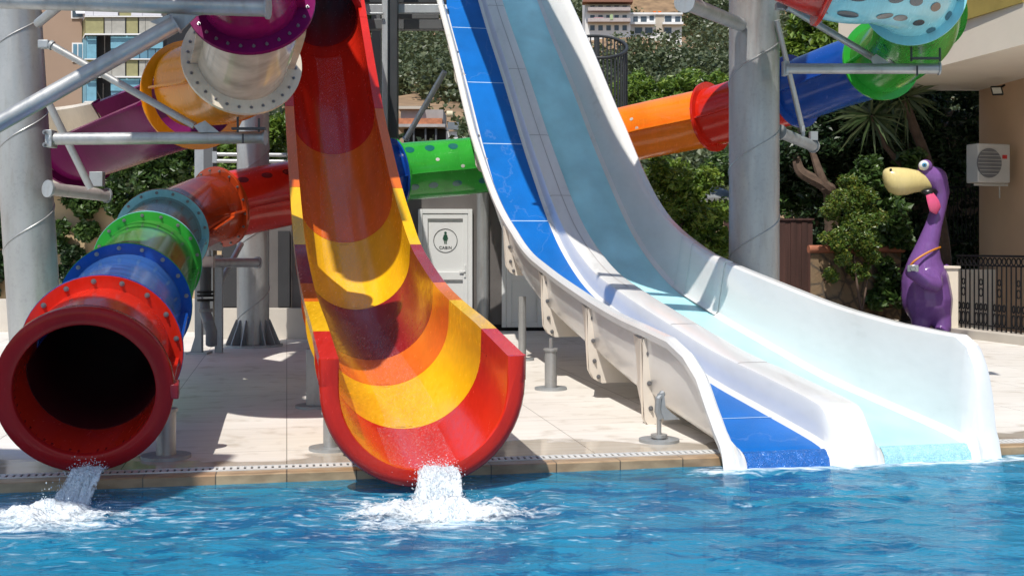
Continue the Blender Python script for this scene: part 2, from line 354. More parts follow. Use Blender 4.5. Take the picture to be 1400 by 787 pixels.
# polyline of the slides' foot for surf
for b_ in B:
    for a_ in A:
        p = D(a_, b_); x, y = p.x, p.y
        q = Vector((x*1.0, y*1.9, 0))
        wrp = mnoise.noise(Vector((x*.8, y*.8, 5)))*.6
        h = .018*mnoise.noise(Vector((x*1.2 + wrp, y*2.6 + wrp, 1))) + .012*mnoise.noise(Vector((x*3.1 + wrp, y*6.0, 2))) + .005*mnoise.noise(Vector((x*8, y*14, 4)))
        r_ = abs(mnoise.noise(Vector((x*2.0 + wrp*2, y*4.4, 9)))); h += .014*(1 - min(1, r_*3))
        f = 0
        for (sx, sy, sr) in SPL:
            d = math.hypot((x-sx)/1.25, (y-sy)/.85)
            h += .022*math.cos(min(d, 1.6)*9)*math.exp(-d*1.5)
            f = max(f, d and .75*math.exp(-(d/.42)**2), .30*math.exp(-(d/1.05)**2))
            h += .06*math.exp(-(d/.3)**2)*(.5 + mnoise.noise(Vector((x*6, y*6, 8)))*1.2)
        # surf in front of the white slide mouth
        aa = (x - 1.6)*.976 + (y - 8.97)*.216; bb = -(x - 1.6)*.216 + (y - 8.97)*.976
        if -.4 < aa < 2.9:
            e = math.exp(-((bb + .1)/.16)**2)*min(1, (aa+.4)/.3)*min(1, (2.9-aa)/.4)
            f = max(f, .55*e); h += .02*e*mnoise.noise(Vector((x*9, y*5, 1)))
            e2 = math.exp(-((bb + .9)/.8)**2)
            h += .016*math.sin(bb*16 + mnoise.noise(Vector((x*1.3, y*1.3, 7)))*5)*e2; f = max(f, .08*e2)
        k = min(1, max(.25, -b_/.35)); verts.append((x, y, WZ + h*k*.55)); foam.append(f)
nA = len(A); fs = [(j*nA+i, j*nA+i+1, (j+1)*nA+i+1, (j+1)*nA+i) for j in range(len(B)-1) for i in range(nA-1)]
wb.add(verts, fs); wo = mk('water', wb, water_material(), smooth=180); wo['kind'] = 'structure'
at = wo.data.attributes.new('foam', 'FLOAT', 'POINT'); at.data.foreach_set('value', foam)

# ---------------------------------------------------------------- white double slide
O2 = Vector((1.60, 8.97, 0)); Us = Vector((.976, .216, 0)); Bs = Vector((-.216, .976, 0))
fS = [-.14, -.09, -.05, 0, .08, .2, .5, 2.4, 5, 6.67, 7.89, 8.75, 10.5, 11.8, 13.8, 14.4, 19]
fZ = [-.32, -.16, -.02, .035, .06, .08, .115, .3, .72, 1.03, 1.49, 1.97, 3.29, 4.4, 5.96, 6.5, 10.2]
def smooth_tab(S, Z, w=.45):
    def f(s):
        tot = 0; n = 9
        for k in range(n): tot += np.interp(s + (k-(n-1)/2)/(n-1)*2*w, S, Z)
        return tot/n
    return f
floor_z = smooth_tab(fS, fZ, .5); fl0 = lambda s: floor_z(s) if s > .9 else float(np.interp(s, fS, fZ))*(1-max(0, s-.4)/.5) + floor_z(s)*max(0, s-.4)/.5 if s > .4 else float(np.interp(s, fS, fZ))
def tab(S, Z):
    f = smooth_tab(S, Z, .3); return f
hLf = lambda s: float(np.interp(s, [-.12, 0, .12, .3, .5, .8, 1.2, 2, 3.6, 5.2, 7.9, 8.6, 10, 12, 19], [.02, .10, .16, .30, .48, .60, .66, .65, .58, .55, .52, .52, .55, .60, .6]))
hDf = lambda s: float(np.interp(s, [-.12, 0, .08, .15, .25, .5, 1.35, 3.4, 6.1, 8, 19], [.03, .10, .17, .245, .285, .295, .30, .28, .26, .24, .24]))
hRf = lambda s: float(np.interp(s, [-.12, 0, .04, .1, .2, .36, .6, 1.3, 5.7, 6.5, 7.5, 8.7, 10, 12, 19], [.03, .16, .40, .60, .745, .80, .78, .74, .66, .70, .70, .72, .72, .74, .74]))
flare = lambda s: .11*max(0, min(1, (s-7.5)/2.5))
def sec(s):
    hl, hd, hr, fl = hLf(s), hDf(s), hRf(s), flare(s)
    top = [(0-fl, hl-.09), (-.005-fl, hl-.03), (.015-fl, hl), (.075-fl, hl+.005), (.10-fl, hl-.02), (.115-fl*.8, hl-.09), (.125-fl*.4, max(.07, hl*.4)), (.14, .05), (.165, .012), (.20, 0),
           (.85, 0), (.885, .010), (.915, .036), (.928, hd*.4+.012), (.944, hd-.035), (.956, hd-.010), (.985, hd), (1.25, hd), (1.284, hd-.010), (1.296, hd-.035), (1.306, hd*.4+.012), (1.315, .036), (1.335, .010), (1.36, 0),
           (2.08, 0), (2.115, .012), (2.15, .05), (2.18, max(.1, hr*.35)), (2.235+fl*.7, hr-.09), (2.25+fl, hr-.02), (2.275+fl, hr+.005), (2.355+fl, hr), (2.38+fl, hr-.03), (2.385+fl, hr-.10)]
    bot = [(2.345+fl, hr-.115), (2.29+fl*.6, hr*.35), (2.22, -.03), (2.12, -.07), (.26, -.07), (.16, -.04), (.09, min(.05, hl*.3)), (.055-fl*.6, hl*.5), (.035-fl, hl-.10)]
    return top + bot
def wpt(t, s, z): return O2 + Us*t + Bs*s + Vector((0, 0, z))
ws = thing('white_double_slide', (1.60+1.1, 9.3, 0), 'tall white double slide with one dark blue lane and one turquoise lane', 'water slide')
SS = list(np.concatenate([np.linspace(-.12, 1.2, 34), np.linspace(1.3, 16.5, 90)]))
# body split in its moulded lengths
cuts = [-.12, 1.88, 3.7, 5.7, 7.9, 10.2, 12.4, 14.6, 16.5]
mb = MB(); mb.rings([[wpt(t_, s, fl0(s)+h) for t_, h in sec(s)] for s in SS]); mk('slide_body', mb, m_white, ws, smooth=32)
def lane(name, t0, t1, mat, s0=-.12, lift=.006, label=None):
    mb = MB(); rows = []
    for s in SS:
        if s < s0: continue
        rows.append([wpt(t0 + (t1-t0)*k/6, s, fl0(s)+lift + (.004 if 0 < k < 6 else -.004)) for k in range(7)])
    mb.rings(rows, closed=False); o = mk(name, mb, mat, ws, smooth=60)
    if label: o['label'] = label
    return o
lb = lane('lane_surface', .185, .875, m_laneb, label='dark blue sparkling lane'); lt = lane('lane_surface', 1.345, 2.11, m_lanet, label='pale turquoise lane')
for s in (.95, 8.75, 10.5, 11.95, 13.55):
    mb = MB(); mb.rings([[wpt(.2+.67*k/4, s+d, fl0(s+d)+.0125) for k in range(5)] for d in (0, .016)], closed=False); mk('seam', mb, m_seam, lb)
def sparkle(name, c):
    m, t, b = base_mat(name); n = tnoise(t, 110, 4, stretch=(1, 1, .8)); n2 = tnoise(t, 22, 4, stretch=(1, 1, .4)); ad = N(t, 'ShaderNodeMath', operation='MULTIPLY_ADD'); t.links.new(n2.outputs[0], ad.inputs[0]); ad.inputs[1].default_value = .5; t.links.new(n.outputs[0], ad.inputs[2])
    t.links.new(ramp(t, ad.outputs[0], [(.60, vary(c, .8)), (.80, c), (.92, vary(c, 1.35)), (1.0, (.6, .75, .9))]), b.inputs['Base Color']); b.inputs['Roughness'].default_value = .25; bump(t, b, n.outputs[0], .7, .02); return m
for t0, t1, mt_, par in ((.185, .875, sparkle('wet_edge_blue', (.004, .12, .44)), lb), (1.345, 2.11, sparkle('wet_edge_pale', (.36, .66, .72)), lt)):
    mb = MB(); rows = []
    for s in np.linspace(-.13, .035, 26):
        rows.append([wpt(t0 + (t1-t0)*k/40, s - .012 + .006*mnoise.noise(Vector((k*.7, s*40, 1))), fl0(s)+.011 + .016*abs(mnoise.noise(Vector((k*.55, s*30, t0))))*max(0, min(1, (.035-s)/.05))) for k in range(41)])
    mb.rings(rows, closed=False); mk('spilling_water', mb, mt_, par, smooth=180)
m_joint = simple('joint_grey', (.33, .31, .30), .7)
for s in (9.0, 10.4, 12.0, 13.9, 3.7, 1.88, 5.7):
    mb = MB(); mb.rings([[wpt(t_, s+d, fl0(s+d)+h+.003) for t_, h in sec(s+d)[15:20]] for d in (0, .012)], closed=False); mk('joint', mb, m_joint, ws)
# longitudinal joint on the divider top
mb = MB(); mb.rings([[wpt(1.13+d, s, fl0(s)+hDf(s)+.003) for d in (0, .01)] for s in SS if s > 5.7], closed=False); mk('joint', mb, m_joint, ws)
# overlapping folds on the right wall
for (sa, sb, of) in ((5.25, 6.75, .022), (5.25, 6.35, .044)):
    mb = MB(); rr = []
    for k in range(15):
        s_ = sa + (sb-sa)*k/14; e = min(1, min(k, 14-k)/1.0); o_ = .004 + of*(1 if 0 < k < 14 else .4)
        pts = sec(s_)[0][24:] if False else sec(s_)[25:33]
        rr.append([wpt(t_, s_, fl0(s_)+h) for t_, h in pts] + [wpt(t_ - o_, s_, fl0(s_)+h + o_*.55) for t_, h in pts[::-1]])
    mb.rings(rr); mk('wall_step', mb, m_white, ws, smooth=50)
# ribs under the left side with bolts
bolt_me = None
def bolt_mesh():
    global bolt_me
    if bolt_me is None:
        b = MB(); n = 10
        b.tube([(0,0,0), (0,0,.006)], .021, 12); b.tube([(0,0,.006), (0,0,.022)], .013, 6); b.tube([(0,0,.022), (0,0,.034)], .0075, 8)
        o = mk('bolt', b, m_bolt); bolt_me = o.data; bpy.data.objects.remove(o)
    return bolt_me
def place_bolt(parent, pos, nrm, sc_=1.0, name='bolt'):
    o = bpy.data.objects.new(name, bolt_mesh()); sc.collection.objects.link(o); o.parent = parent
    o.location = Vector(pos) - wloc(parent); o.rotation_euler = Vector(nrm).to_track_quat('Z', 'Y').to_euler(); o.scale = (sc_,)*3
    return o
for s in (1.88, 3.7, 5.7, 7.9, 10.2, 12.2):
    mb = MB(); hl = hLf(s); fl = flare(s); steep = min(1, max(0, (s-7)/2)); drop = .34 - .08*steep
    z0 = fl0(s) - drop; T = (Bs*1 + Vector((0, 0, (fl0(s+.2)-fl0(s-.2))/.4))*.6*steep).normalized()
    poly = [(.03-fl, fl0(s)+hl-.10), (.005-fl, fl0(s)+hl-.12), (.0, fl0(s)+.1), (.02, z0+.14), (.07, z0+.05), (.16, z0), (2.2, z0), (2.33, z0+.06), (2.37, z0+.2), (2.36, fl0(s)+.3), (2.3, fl0(s)+.1), (2.1, fl0(s)-.06), (.25, fl0(s)-.06), (.1, fl0(s)+.06)]
    mb.plate([wpt(t_, s-.045, z) for t_, z in poly], T*.018); o = mk('rib', mb, m_rib, ws, smooth=0)
    mb = MB(); mb.plate([wpt(t_, s+.03, z) for t_, z in poly], T*.018); mk('rib', mb, m_rib, ws, smooth=0)
    for i, (t_, z) in enumerate(((.055, fl0(s)+hl*.62), (.06, fl0(s)+hl*.2), (.075, fl0(s)-.1), (.12, z0+.07))):
        place_bolt(o, wpt(t_, s-.047, z), -Bs, 1.1)
# outer side gussets: slanted bulges between the ribs and the wall
for (sa, sb) in ((1.88, 2.3), (3.7, 4.1), (5.7, 6.1)):
    mb = MB(); 
    mb.add([wpt(.0, sa, fl0(sa)+hLf(sa)-.12), wpt(.045, sb, fl0(sb)+hLf(sb)-.13), wpt(.10, sb, fl0(sb)), wpt(.02, sa, fl0(sa)-.18), wpt(.14, sb, fl0(sb)-.05)], [(0, 1, 2, 3), (3, 2, 4)]); mk('gusset', mb, m_rib, ws, smooth=0)

# ---------------------------------------------------------------- red, orange and yellow open slide
def rx(Y): return -.635 - .22*(Y - 8.2)
rY = [8.15, 8.5, 9.1, 10.6, 11.6, 13.4, 15.2, 17.5, 20.0, 22.5]; rZ = [.085, .14, .235, .37, .50, .88, 1.66, 2.98, 4.85, 6.8]
rz = smooth_tab(rY + [25], rZ + [8.8], .55); 
def rpath(Y): return Vector((rx(Y), Y, rz(Y) if Y > 9 else float(np.interp(Y, [8.1, 9.0], [.10, rz(9.0)]))))
def uprof(ri=.585, th=.05, dep=.78, lip=.125, lipth=.09, n=14):
    inner = [(ri, dep)] + [(ri*math.cos(q), ri - ri*math.sin(q)) for q in [math.pi*k/(2*n)*1 for k in range(0, 2*n+1)]] + [(-ri, dep)]
    ro = ri + th
    outer = [(-ri-lip, dep), (-ri-lip, dep-lipth), (-ro, dep-lipth-.01)] + [(-ro*math.cos(q), ri - ro*math.sin(q)) for q in [math.pi*k/(2*n) for k in range(0, 2*n+1)]] + [(ro, dep-lipth-.01), (ri+lip, dep-lipth), (ri+lip, dep)]
    return inner + outer
def rframe(Y):
    p = rpath(Y); T = (rpath(Y+.15) - rpath(Y-.15)).normalized(); S, Uu = frame(T); return p, T, S, Uu
def rsec(Y, prof):
    p, T, S, Uu = rframe(Y); return [p + S*a + Uu*b for a, b in prof]
rs = thing('open_slide', (rx(8.6), 8.6, 0), 'open half pipe slide in bands of red, orange and yellow pouring into the pool', 'water slide')
bands = [(8.2, 9.1, m_red, 'bright red end band'), (9.1, 10.6, m_yellow, 'lowest yellow band'), (10.6, 11.6, m_orange, 'lower orange band'), (11.6, 13.4, m_burg, 'middle deep red band'),
         (13.4, 15.2, m_yellow, 'upper yellow band'), (15.2, 17.5, m_orange, 'upper orange band'), (17.5, 20.0, m_red, 'upper red band'), (20.0, 24, m_red, 'topmost red band')]
pr = uprof()
for (y0, y1, mat, lab) in bands:
    mb = MB(); n = max(4, int((y1-y0)/.12)); mb.rings([rsec(y0 + .004 + (y1-y0-.008)*k/n, pr) for k in range(n+1)]); o = mk('trough_section', mb, mat, rs, smooth=40); o['label'] = lab
    if y1 < 23:     # bolted flange below the joint
        for dd, m2 in ((-.05, mat), (.05, bands[[b_[0] for b_ in bands].index(y1)][2])):
            fp = uprof(.60, .10, .66, .10, .05); mb = MB(); mb.rings([rsec(y1 + dd + k, fp) for k in (-.012, .012)]); mk('flange', mb, m2, o, smooth=40)
# mouth lip: rounded U collar
def lipsec(Y, grow, ins=0): return rsec(Y, uprof(.585-ins, .055+grow+ins, .78, .06+grow, .17))
mb = MB(); mb.rings([lipsec(8.205, .05), lipsec(8.16, .072), lipsec(8.11, .075), lipsec(8.07, .055), lipsec(8.055, .02, -.015)]); o = mk('mouth_lip', mb, m_red, rs, smooth=50)
# closed tube the open slide comes out of
def circ(c, S, Uu, r, n=32): return [c + S*r*math.cos(q) + Uu*r*math.sin(q) for q in [2*math.pi*k/n for k in range(n)]]
mb = MB(); rr = []
for Y in np.linspace(20.3, 24, 12):
    p, T, S, Uu = rframe(Y); rr.append(circ(p + Uu*.58, S, Uu, .68))
inn = []
for Y in np.linspace(24, 20.3, 12):
    p, T, S, Uu = rframe(Y); inn.append(circ(p + Uu*.58, S, Uu, .57))
mb.rings(rr + inn, loop=True); o = mk('tube_section', mb, m_burg, rs); o['label'] = 'dark closed tube feeding the open slide'
# water running down the bed: thin glossy film with ripples
m_film, t, b = base_mat('running_water')
b.inputs['Base Color'].default_value = (.85, .9, .95, 1); b.inputs['Roughness'].default_value = .08
fn = tnoise(t, 60, 4, stretch=(1.2, .6, .6)); bump(t, b, fn.outputs[0], .5, .01)
tb = N(t, 'ShaderNodeBsdfTransparent'); ms = N(t, 'ShaderNodeMixShader')
t.links.new(ramp(t, fn.outputs[0], [(.50, (.98,)*3), (.62, (.91,)*3), (.72, (.68,)*3)]), ms.inputs[0]); t.links.new(b.outputs[0], ms.inputs[1]); t.links.new(tb.outputs[0], ms.inputs[2]); t.links.new(ms.outputs[0], t.nodes['Material Output'].inputs[0])
mb = MB(); rows = []
for Y in np.arange(8.07, 20, .06):
    p, T, S, Uu = rframe(Y); sw = .22 if Y > 9.2 else .24; off = .0 + .10*math.sin((Y-8)*.7)*(Y > 9)
    rows.append([p + S*(.585*math.sin(q)) + Uu*(.585 - .585*math.cos(q) + .006 + (.006*mnoise.noise(Vector((q*9, Y*7, 0))) if 0 < k_ < 8 else 0)) for k_, q in enumerate([(off + sw*2*(k/8-.5))/.585 for k in range(9)])])
mb.rings(rows, closed=False); wf = mk('water_film', mb, m_film, rs, smooth=180)

# ---------------------------------------------------------------- tube slides
def catmull(pts, per=14):
    p = [Vector(q) for q in pts]; p = [p[0]*2 - p[1]] + p + [p[-1]*2 - p[-2]]; out = []; idx = []
    for i in range(1, len(p)-2):
        idx.append(len(out))
        for k in range(per):
            t = k/per; a, b, c, d = p[i-1], p[i], p[i+1], p[i+2]
            out.append(.5*((2*b) + (c-a)*t + (2*a-5*b+4*c-d)*t*t + (3*b-a-3*c+d)*t**3))
    idx.append(len(out)); out.append(p[-2]); return out, idx
def tan(path, i): return (path[min(i+1, len(path)-1)] - path[max(i-1, 0)]).normalized()
def tube_slide(parent, ctrl, r=.5, ro=.6, spots=()):
    """ctrl: (point, None) or (point, dict(mat, top, flange material, label)) - dict opens a new section"""
    path, idx = catmull([c[0] for c in ctrl])
    marks = [i for i, c in enumerate(ctrl) if c[1]] + [len(ctrl)-1]
    for a, b_ in zip(marks[:-1], marks[1:]):
        d = ctrl[a][1]; seg = range(idx[a], idx[b_]+1)
        def half(q0, q1, ra, rb, n=22, closed=False):
            rr = []
            for i in seg:
                S, Uu = frame(tan(path, i)); c = path[i]
                outer = [c + (S*math.cos(q) + Uu*math.sin(q))*ra for q in [q0 + (q1-q0)*k/n for k in range(n+1)]]
                inner = [c + (S*math.cos(q) + Uu*math.sin(q))*rb for q in [q1 + (q0-q1)*k/n for k in range(n+1)]]
                rr.append(outer + inner)
            return rr
        mb = MB(); mb.rings(half(math.pi+.12, 2*math.pi-.12, r, r-.03)); o = mk('tube_section', mb, d['mat'], parent, smooth=40); o['label'] = d['label']
        if d.get('open'): pass
        mb = MB(); mb.rings(half(-.12, math.pi+.12, r, r-.03, 30)); o2 = mk('upper_half', mb, d.get('top') or d['mat'], o, smooth=40)
        if d.get('top'): o2['label'] = 'see-through upper half'
        # side seam flange where the halves meet
        for sgn in (-1, 1):
            mb = MB(); rr = []
            for i in seg:
                S, Uu = frame(tan(path, i)); c = path[i] - Uu*.062
                rr.append([c + S*sgn*(r-.02) + Uu*.012, c + S*sgn*(r+.065) + Uu*.012, c + S*sgn*(r+.065) - Uu*.012, c + S*sgn*(r-.02) - Uu*.012])
            mb.rings(rr); mk('side_seam', mb, d['mat'], o, smooth=40)
        # end flange
        i = idx[a]; T = tan(path, i); c = path[i]
        if d.get('flange', True):
            mats = [d.get('fm') or d['mat']]
            mb = MB(); mb.ring(c + T*.012, T, ro, r-.035, .022, 56); fo = mk('flange', mb, mats[0], o, smooth=40)
            if d.get('fm0'):
                mb = MB(); mb.ring(c - T*.014, T, ro-.004, r-.03, .022, 56); mk('flange', mb, d['fm0'], o, smooth=40)
            nb = d.get('bolts', 0); S, Uu = frame(T)
            for k in range(nb):
                q = 2*math.pi*(k+.5)/nb
                if d.get('half') and math.sin(q) < -.25: continue
                if d.get('half') == -1 and math.sin(q) > .5: continue
                pos = c + (S*math.cos(q) + Uu*math.sin(q))*(r + (ro-r)*.55); place_bolt(fo, pos + T*(d.get('bs', -1)*.025 if d.get('fm0') else .0), T*d.get('bs', -1), d.get('bsc', .95))
        # oval windows
        for (f, q, ln, wd, mat) in d.get('ovals', ()):
            i = idx[a] + int(f*(idx[b_]-idx[a])); T = tan(path, i); S, Uu = frame(T); c = path[i]
            mb = MB(); ring = []
            for k in range(16):
                al = 2*math.pi*k/16; dq = wd/r*math.cos(al); v = S*math.cos(q+dq) + Uu*math.sin(q+dq)
                ring.append(c + T*ln*math.sin(al) + v*(r+.004))
            cen = c + (S*math.cos(q) + Uu*math.sin(q))*(r+.006)
            mb.add([cen]+ring, [(0, k+1, (k+1) % 16+1) for k in range(16)]); mk('oval_window', mb, mat, o2, smooth=60)
    return path, idx
m_door0 = simple('sticker_white', (.5, .5, .46), .5)
m_ovr = simple('oval_dark_red', (.10, .012, .012), .2, coat=.5); m_ovg = simple('oval_teal', (.012, .13, .12), .2, coat=.5); m_ovd = simple('oval_dark_blue', (.02, .05, .07), .2, coat=.5)
ts = thing('tube_slide', (-2.95, 8.1, 0), 'long closed tube slide in many colours with a dark red mouth over the pool', 'tube slide')
def row(q, n, ln, wd, mat, a=.12, b=.95): return [(a + (b-a)*k/(n-1), q, ln, wd, mat) for k in range(n)]
ctrl = [
 (P(117, 531, 8.1), dict(mat=m_red, label='red mouth section', flange=False)),
 (P(140, 481, 8.95), dict(mat=m_blue, top=c_blue, fm=m_blue, fm0=m_red, bolts=17, half=1, label='clear blue section')),
 (P(172, 419, 10.9), dict(mat=m_green, top=c_green, fm=m_green, fm0=m_blue, bolts=17, half=1, label='clear green section')),
 (P(202, 360, 13.3), dict(mat=m_lblue, top=c_lblue, fm=m_lblue, fm0=m_green, bolts=17, half=1, label='clear colourless section with pale blue base')),
 (P(222, 321, 15.2), dict(mat=m_dorange, top=c_orange, fm=m_dorange, fm0=m_lblue, bolts=17, half=1, label='clear orange bend')),
 (P(262, 296, 16.7), None),
 (P(300, 283, 17.3), dict(mat=m_red, fm=m_dorange, fm0=m_dorange, label='red section under the middle pole arm', bolts=17, ovals=row(.8, 6, .10, .06, m_ovr))),
 (P(390, 265, 18.3), None),
 (P(470, 249, 19.4), dict(mat=m_blue, label='dark blue section behind the open slide')),
 (P(541, 236, 20.2), dict(mat=m_green, fm=m_green, fm0=m_blue, label='bright green section in front of the cabin', ovals=row(.78, 7, .085, .075, m_ovg, .08, .95)+row(-.62, 7, .085, .06, m_ovg, .08, .95)+[(.25, .28, .035, .03, m_door0), (.42, -.02, .035, .03, m_door0)])),
 (P(650, 226, 20.6), None),
 (P(765, 206, 21.0), dict(mat=m_orng2, label='bright orange section', ovals=[(.62, .32, .035, .03, m_door0), (.66, -.05, .035, .03, m_door0)])),
 (P(860, 183, 21.0), None),
 (P(972, 160, 19.9), dict(mat=m_red, fm0=m_red, bolts=17, label='red section behind the right pole')),
 (P(1030, 143, 19.3), None),
 (P(1088, 125, 18.7), dict(mat=m_blue, fm0=m_blue, bolts=17, label='deep blue section')),
 (P(1145, 104, 18.0), None),
 (P(1205, 82, 17.1), dict(mat=m_green, top=c_green, bolts=17, fm0=m_green, label='green bend', ovals=[(.5, -.9, .09, .06, m_ovg), (.62, -.6, .09, .06, m_ovg)])),
 (P(1252, 45, 15.6), None),
 (P(1250, -6, 13.9), dict(mat=m_lblue, bolts=24, fm0=m_lblue, label='pale blue bend with dark ovals', ovals=row(math.pi+1.15, 5, .12, .055, m_ovd, .05, .9)+row(math.pi+.65, 5, .12, .055, m_ovd, .05, .9)+row(math.pi+.15, 5, .12, .055, m_ovd, .05, .9))),
 (P(1205, -28, 13.1), None),
 (P(1138, -36, 12.9), dict(mat=m_red, fm0=m_red, bolts=17, label='red section of the upper bend')),
 ((2.4, 13.2, 5.2), None), ((1.5, 14.8, 5.8), dict(mat=m_orng2, label='orange section overhead')), ((2.2, 17, 6.4), None), ((4.4, 17.6, 7.0), dict(mat=m_blue, label='blue section overhead')), ((6.0, 16, 7.6), None)]
path, idx = tube_slide(ts, ctrl)
# added dark sheet imitating the shade inside the lower run
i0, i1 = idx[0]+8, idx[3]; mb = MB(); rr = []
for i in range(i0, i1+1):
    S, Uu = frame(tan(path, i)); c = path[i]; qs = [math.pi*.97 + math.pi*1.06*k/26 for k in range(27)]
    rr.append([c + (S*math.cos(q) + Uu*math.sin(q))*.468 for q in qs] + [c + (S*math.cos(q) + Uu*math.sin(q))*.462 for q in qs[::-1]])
mb.rings(rr); mk('shade_lining', mb, simple('shade_dark_red', (.07, .006, .008), .5, spec=.2), ts, smooth=60)
# mouth collar
T = tan(path, 0); S, Uu = frame(T); c = path[0]; mb = MB(); rr = []
for k in range(64):
    q = 2*math.pi*k/64; d = S*math.cos(q) + Uu*math.sin(q)
    rr.append([c + d*r_ + T*z_ for r_, z_ in ((.47, .05), (.47, -.05), (.477, -.057), (.584, -.057), (.592, -.048), (.592, .03), (.575, .05), (.50, .10))])
mb.rings(rr, loop=True); mk('mouth_collar', mb, fibre('gelcoat_dull_red', (.34, .010, .010)), ts, smooth=50); bpy.data.materials['gelcoat_dull_red'].node_tree.nodes['Principled BSDF'].inputs['Specular IOR Level'].default_value = .12
mb = MB()
for s_ in (-1, 1): mb.obox(c + S*s_*.595 - Uu*.02 + T*.0, S*.03, Uu*.055, T*.06)
mk('side_lug', mb, m_burg, ts, bevel=.01)

# upper left spiral slide
us = thing('spiral_slide', (-5.2, 13.5, 0), 'spiral slide with purple, cream and yellow sections hanging on the left pole', 'water slide')
pc = P(343, -26, 11.3); cc = P(331, 72, 11.9); yc = P(287, 128, 12.6)
ctrl = [
 (P(262, 118, 13.0), dict(mat=m_amber, fm=m_amber, flange=False, label='yellow elbow section')),
 (P(316, 108, 12.4), None),
 (P(331, 84, 11.9), dict(mat=c_cream, fm=m_cream, fm0=m_cream, bolts=28, bs=1, bsc=.8, label='cream see-through section', top=c_cream)),
 (P(343, 4, 11.1), dict(mat=c_purple, fm=m_purple, fm0=m_purple, bolts=28, bs=1, bsc=.8, label='purple section of the bend', top=c_purple)),
 ((-2.55, 9.9, 4.6), None), ((-2.85, 8.9, 5.1), dict(mat=m_yellow, label='yellow section overhead')), ((-3.5, 8.6, 5.5), None), ((-4.05, 9.4, 5.8), dict(mat=m_cream, label='cream section overhead')),  # unseen upper run from here, routed to shade the deck and open slide
 ((-4.1, 11.4, 6.2), None), ((-4.3, 14, 6.8), dict(mat=m_purple, label='upper purple section')), ((-4.7, 16.2, 7.3), None), ((-4.1, 17.6, 7.7), dict(mat=m_yellow, label='upper yellow section')), ((-3.6, 16.2, 8.1), None), ((-3.5, 13, 8.4), dict(mat=m_cream, label='highest cream section')), ((-3.3, 10, 8.9), None)]
tube_slide(us, ctrl, .455, .605)
def channel(parent, pts, mat, name, label, ri=.52, dep=.78, rim=None, lip=.10, roll=.62):
    path, idx = catmull(pts, 10); prof = uprof(ri, .03, dep, lip, .03); mb = MB()
    rr = []
    for i in range(len(path)):
        S, Uu = frame(tan(path, i)); S, Uu = S*math.cos(roll) + Uu*math.sin(roll), Uu*math.cos(roll) - S*math.sin(roll)
        rr.append([path[i] + S*a_ + Uu*(b_-ri) for a_, b_ in prof])
    mb.rings(rr); o = mk(name, mb, mat, parent, smooth=40); o['label'] = label
    return path
A_ = P(258, 130, 13.3); 
pt = [P(266, 130, 13.05), P(215, 150, 14.0), P(160, 172, 14.9), P(104, 192, 15.6)]
channel(us, pt, m_purple, 'trough_section', 'open purple trough running left')
channel(us, [P(103, 192, 15.6), P(50, 200, 16.0), P(-40, 205, 16.2)], m_cream, 'trough_section', 'open cream trough at the left edge')
# flange of yellow facing left
T = (pt[1]-pt[0]).normalized(); mb = MB(); mb.ring(pt[0], T, .61, .49, .03, 48); fo = mk('flange', mb, m_amber, us, smooth=40); S, Uu = frame(T)
for k in range(24): 
    q = 2*math.pi*k/24
    if math.sin(q) < .3: place_bolt(fo, pt[0] + (S*math.cos(q)+Uu*math.sin(q))*.56 - T*-.016, T, 1.0); 
T = (pt[3]-pt[2]).normalized(); 
S, Uu = frame(T); S, Uu = S*math.cos(.62) + Uu*math.sin(.62), Uu*math.cos(.62) - S*math.sin(.62); mb = MB(); mb.rings([[pt[3] + T*d_ + S*a_ + Uu*(b_-.52) for a_, b_ in uprof(.53, .11, .80, .10, .04)] for d_ in (-.03, .03)]); mk('flange', mb, m_purple, us, smooth=40)

# ---------------------------------------------------------------- poles and steel arms
def seam_helix(c, r, z0, z1, pitch, hand=1, ph=0):
    n = int((z1-z0)/pitch*40); mb = MB()
    pts = [(c[0] + (r+.002)*math.cos(ph+hand*2*math.pi*k/40), c[1] + (r+.002)*math.sin(ph+hand*2*math.pi*k/40), z0 + pitch*k/40) for k in range(n)]
    return mb.tube(pts, .009, 6)
def pole(X, Y, r, H, label, lean=(0, 0), skirt=False):
    p = thing('slide_pole', (X, Y, 0), label, 'steel pole', 'thick galvanised poles carrying the slides')
    mb = MB(); mb.tube([(X, Y, .02), (X+lean[0], Y+lean[1], H)], r, 48); mk('shaft', mb, m_galv, p)
    mb = seam_helix((0, 0), r, 0, H-.1, 1.15, 1, 1.4)
    mb.v = [(x + X + lean[0]*z/H, y + Y + lean[1]*z/H, z+.02) for x, y, z in mb.v]; mk('weld_seam', mb, m_galv, p)
    mb = MB(); mb.tube([(X, Y, 0), (X, Y, .035)], r+.22, 32); mk('base_plate', mb, m_galv2, p)
    for k in range(14):
        q = 2*math.pi*k/14; d = Vector((math.cos(q), math.sin(q), 0)); n_ = Vector((-d.y, d.x, 0))*.008; c0 = Vector((X, Y, .035))
        mb = MB(); mb.plate([c0 + d*r*.98 - n_, c0 + d*(r+.19) - n_, c0 + d*(r+.17) + Vector((0, 0, .05)) - n_, c0 + d*(r+.02) + Vector((0, 0, .40)) - n_, c0 + d*r*.98 + Vector((0, 0, .40)) - n_], n_*2); mk('gusset', mb, m_galv2, p, smooth=0)
    return p
pL = pole(-5.66, 14.0, .30, 9.5, 'leftmost thick galvanised pole standing at the left picture edge', lean=(-.62, 0))
pM = pole((346-700)/F*19.15, 19.15, .26, 7.5, 'thinner galvanised pole with gusseted foot between the tube slide and the open slide')
pR = pole((1031-700)/F*15.3, 15.3, .325, 11, 'thick galvanised pole standing right behind the white slide')
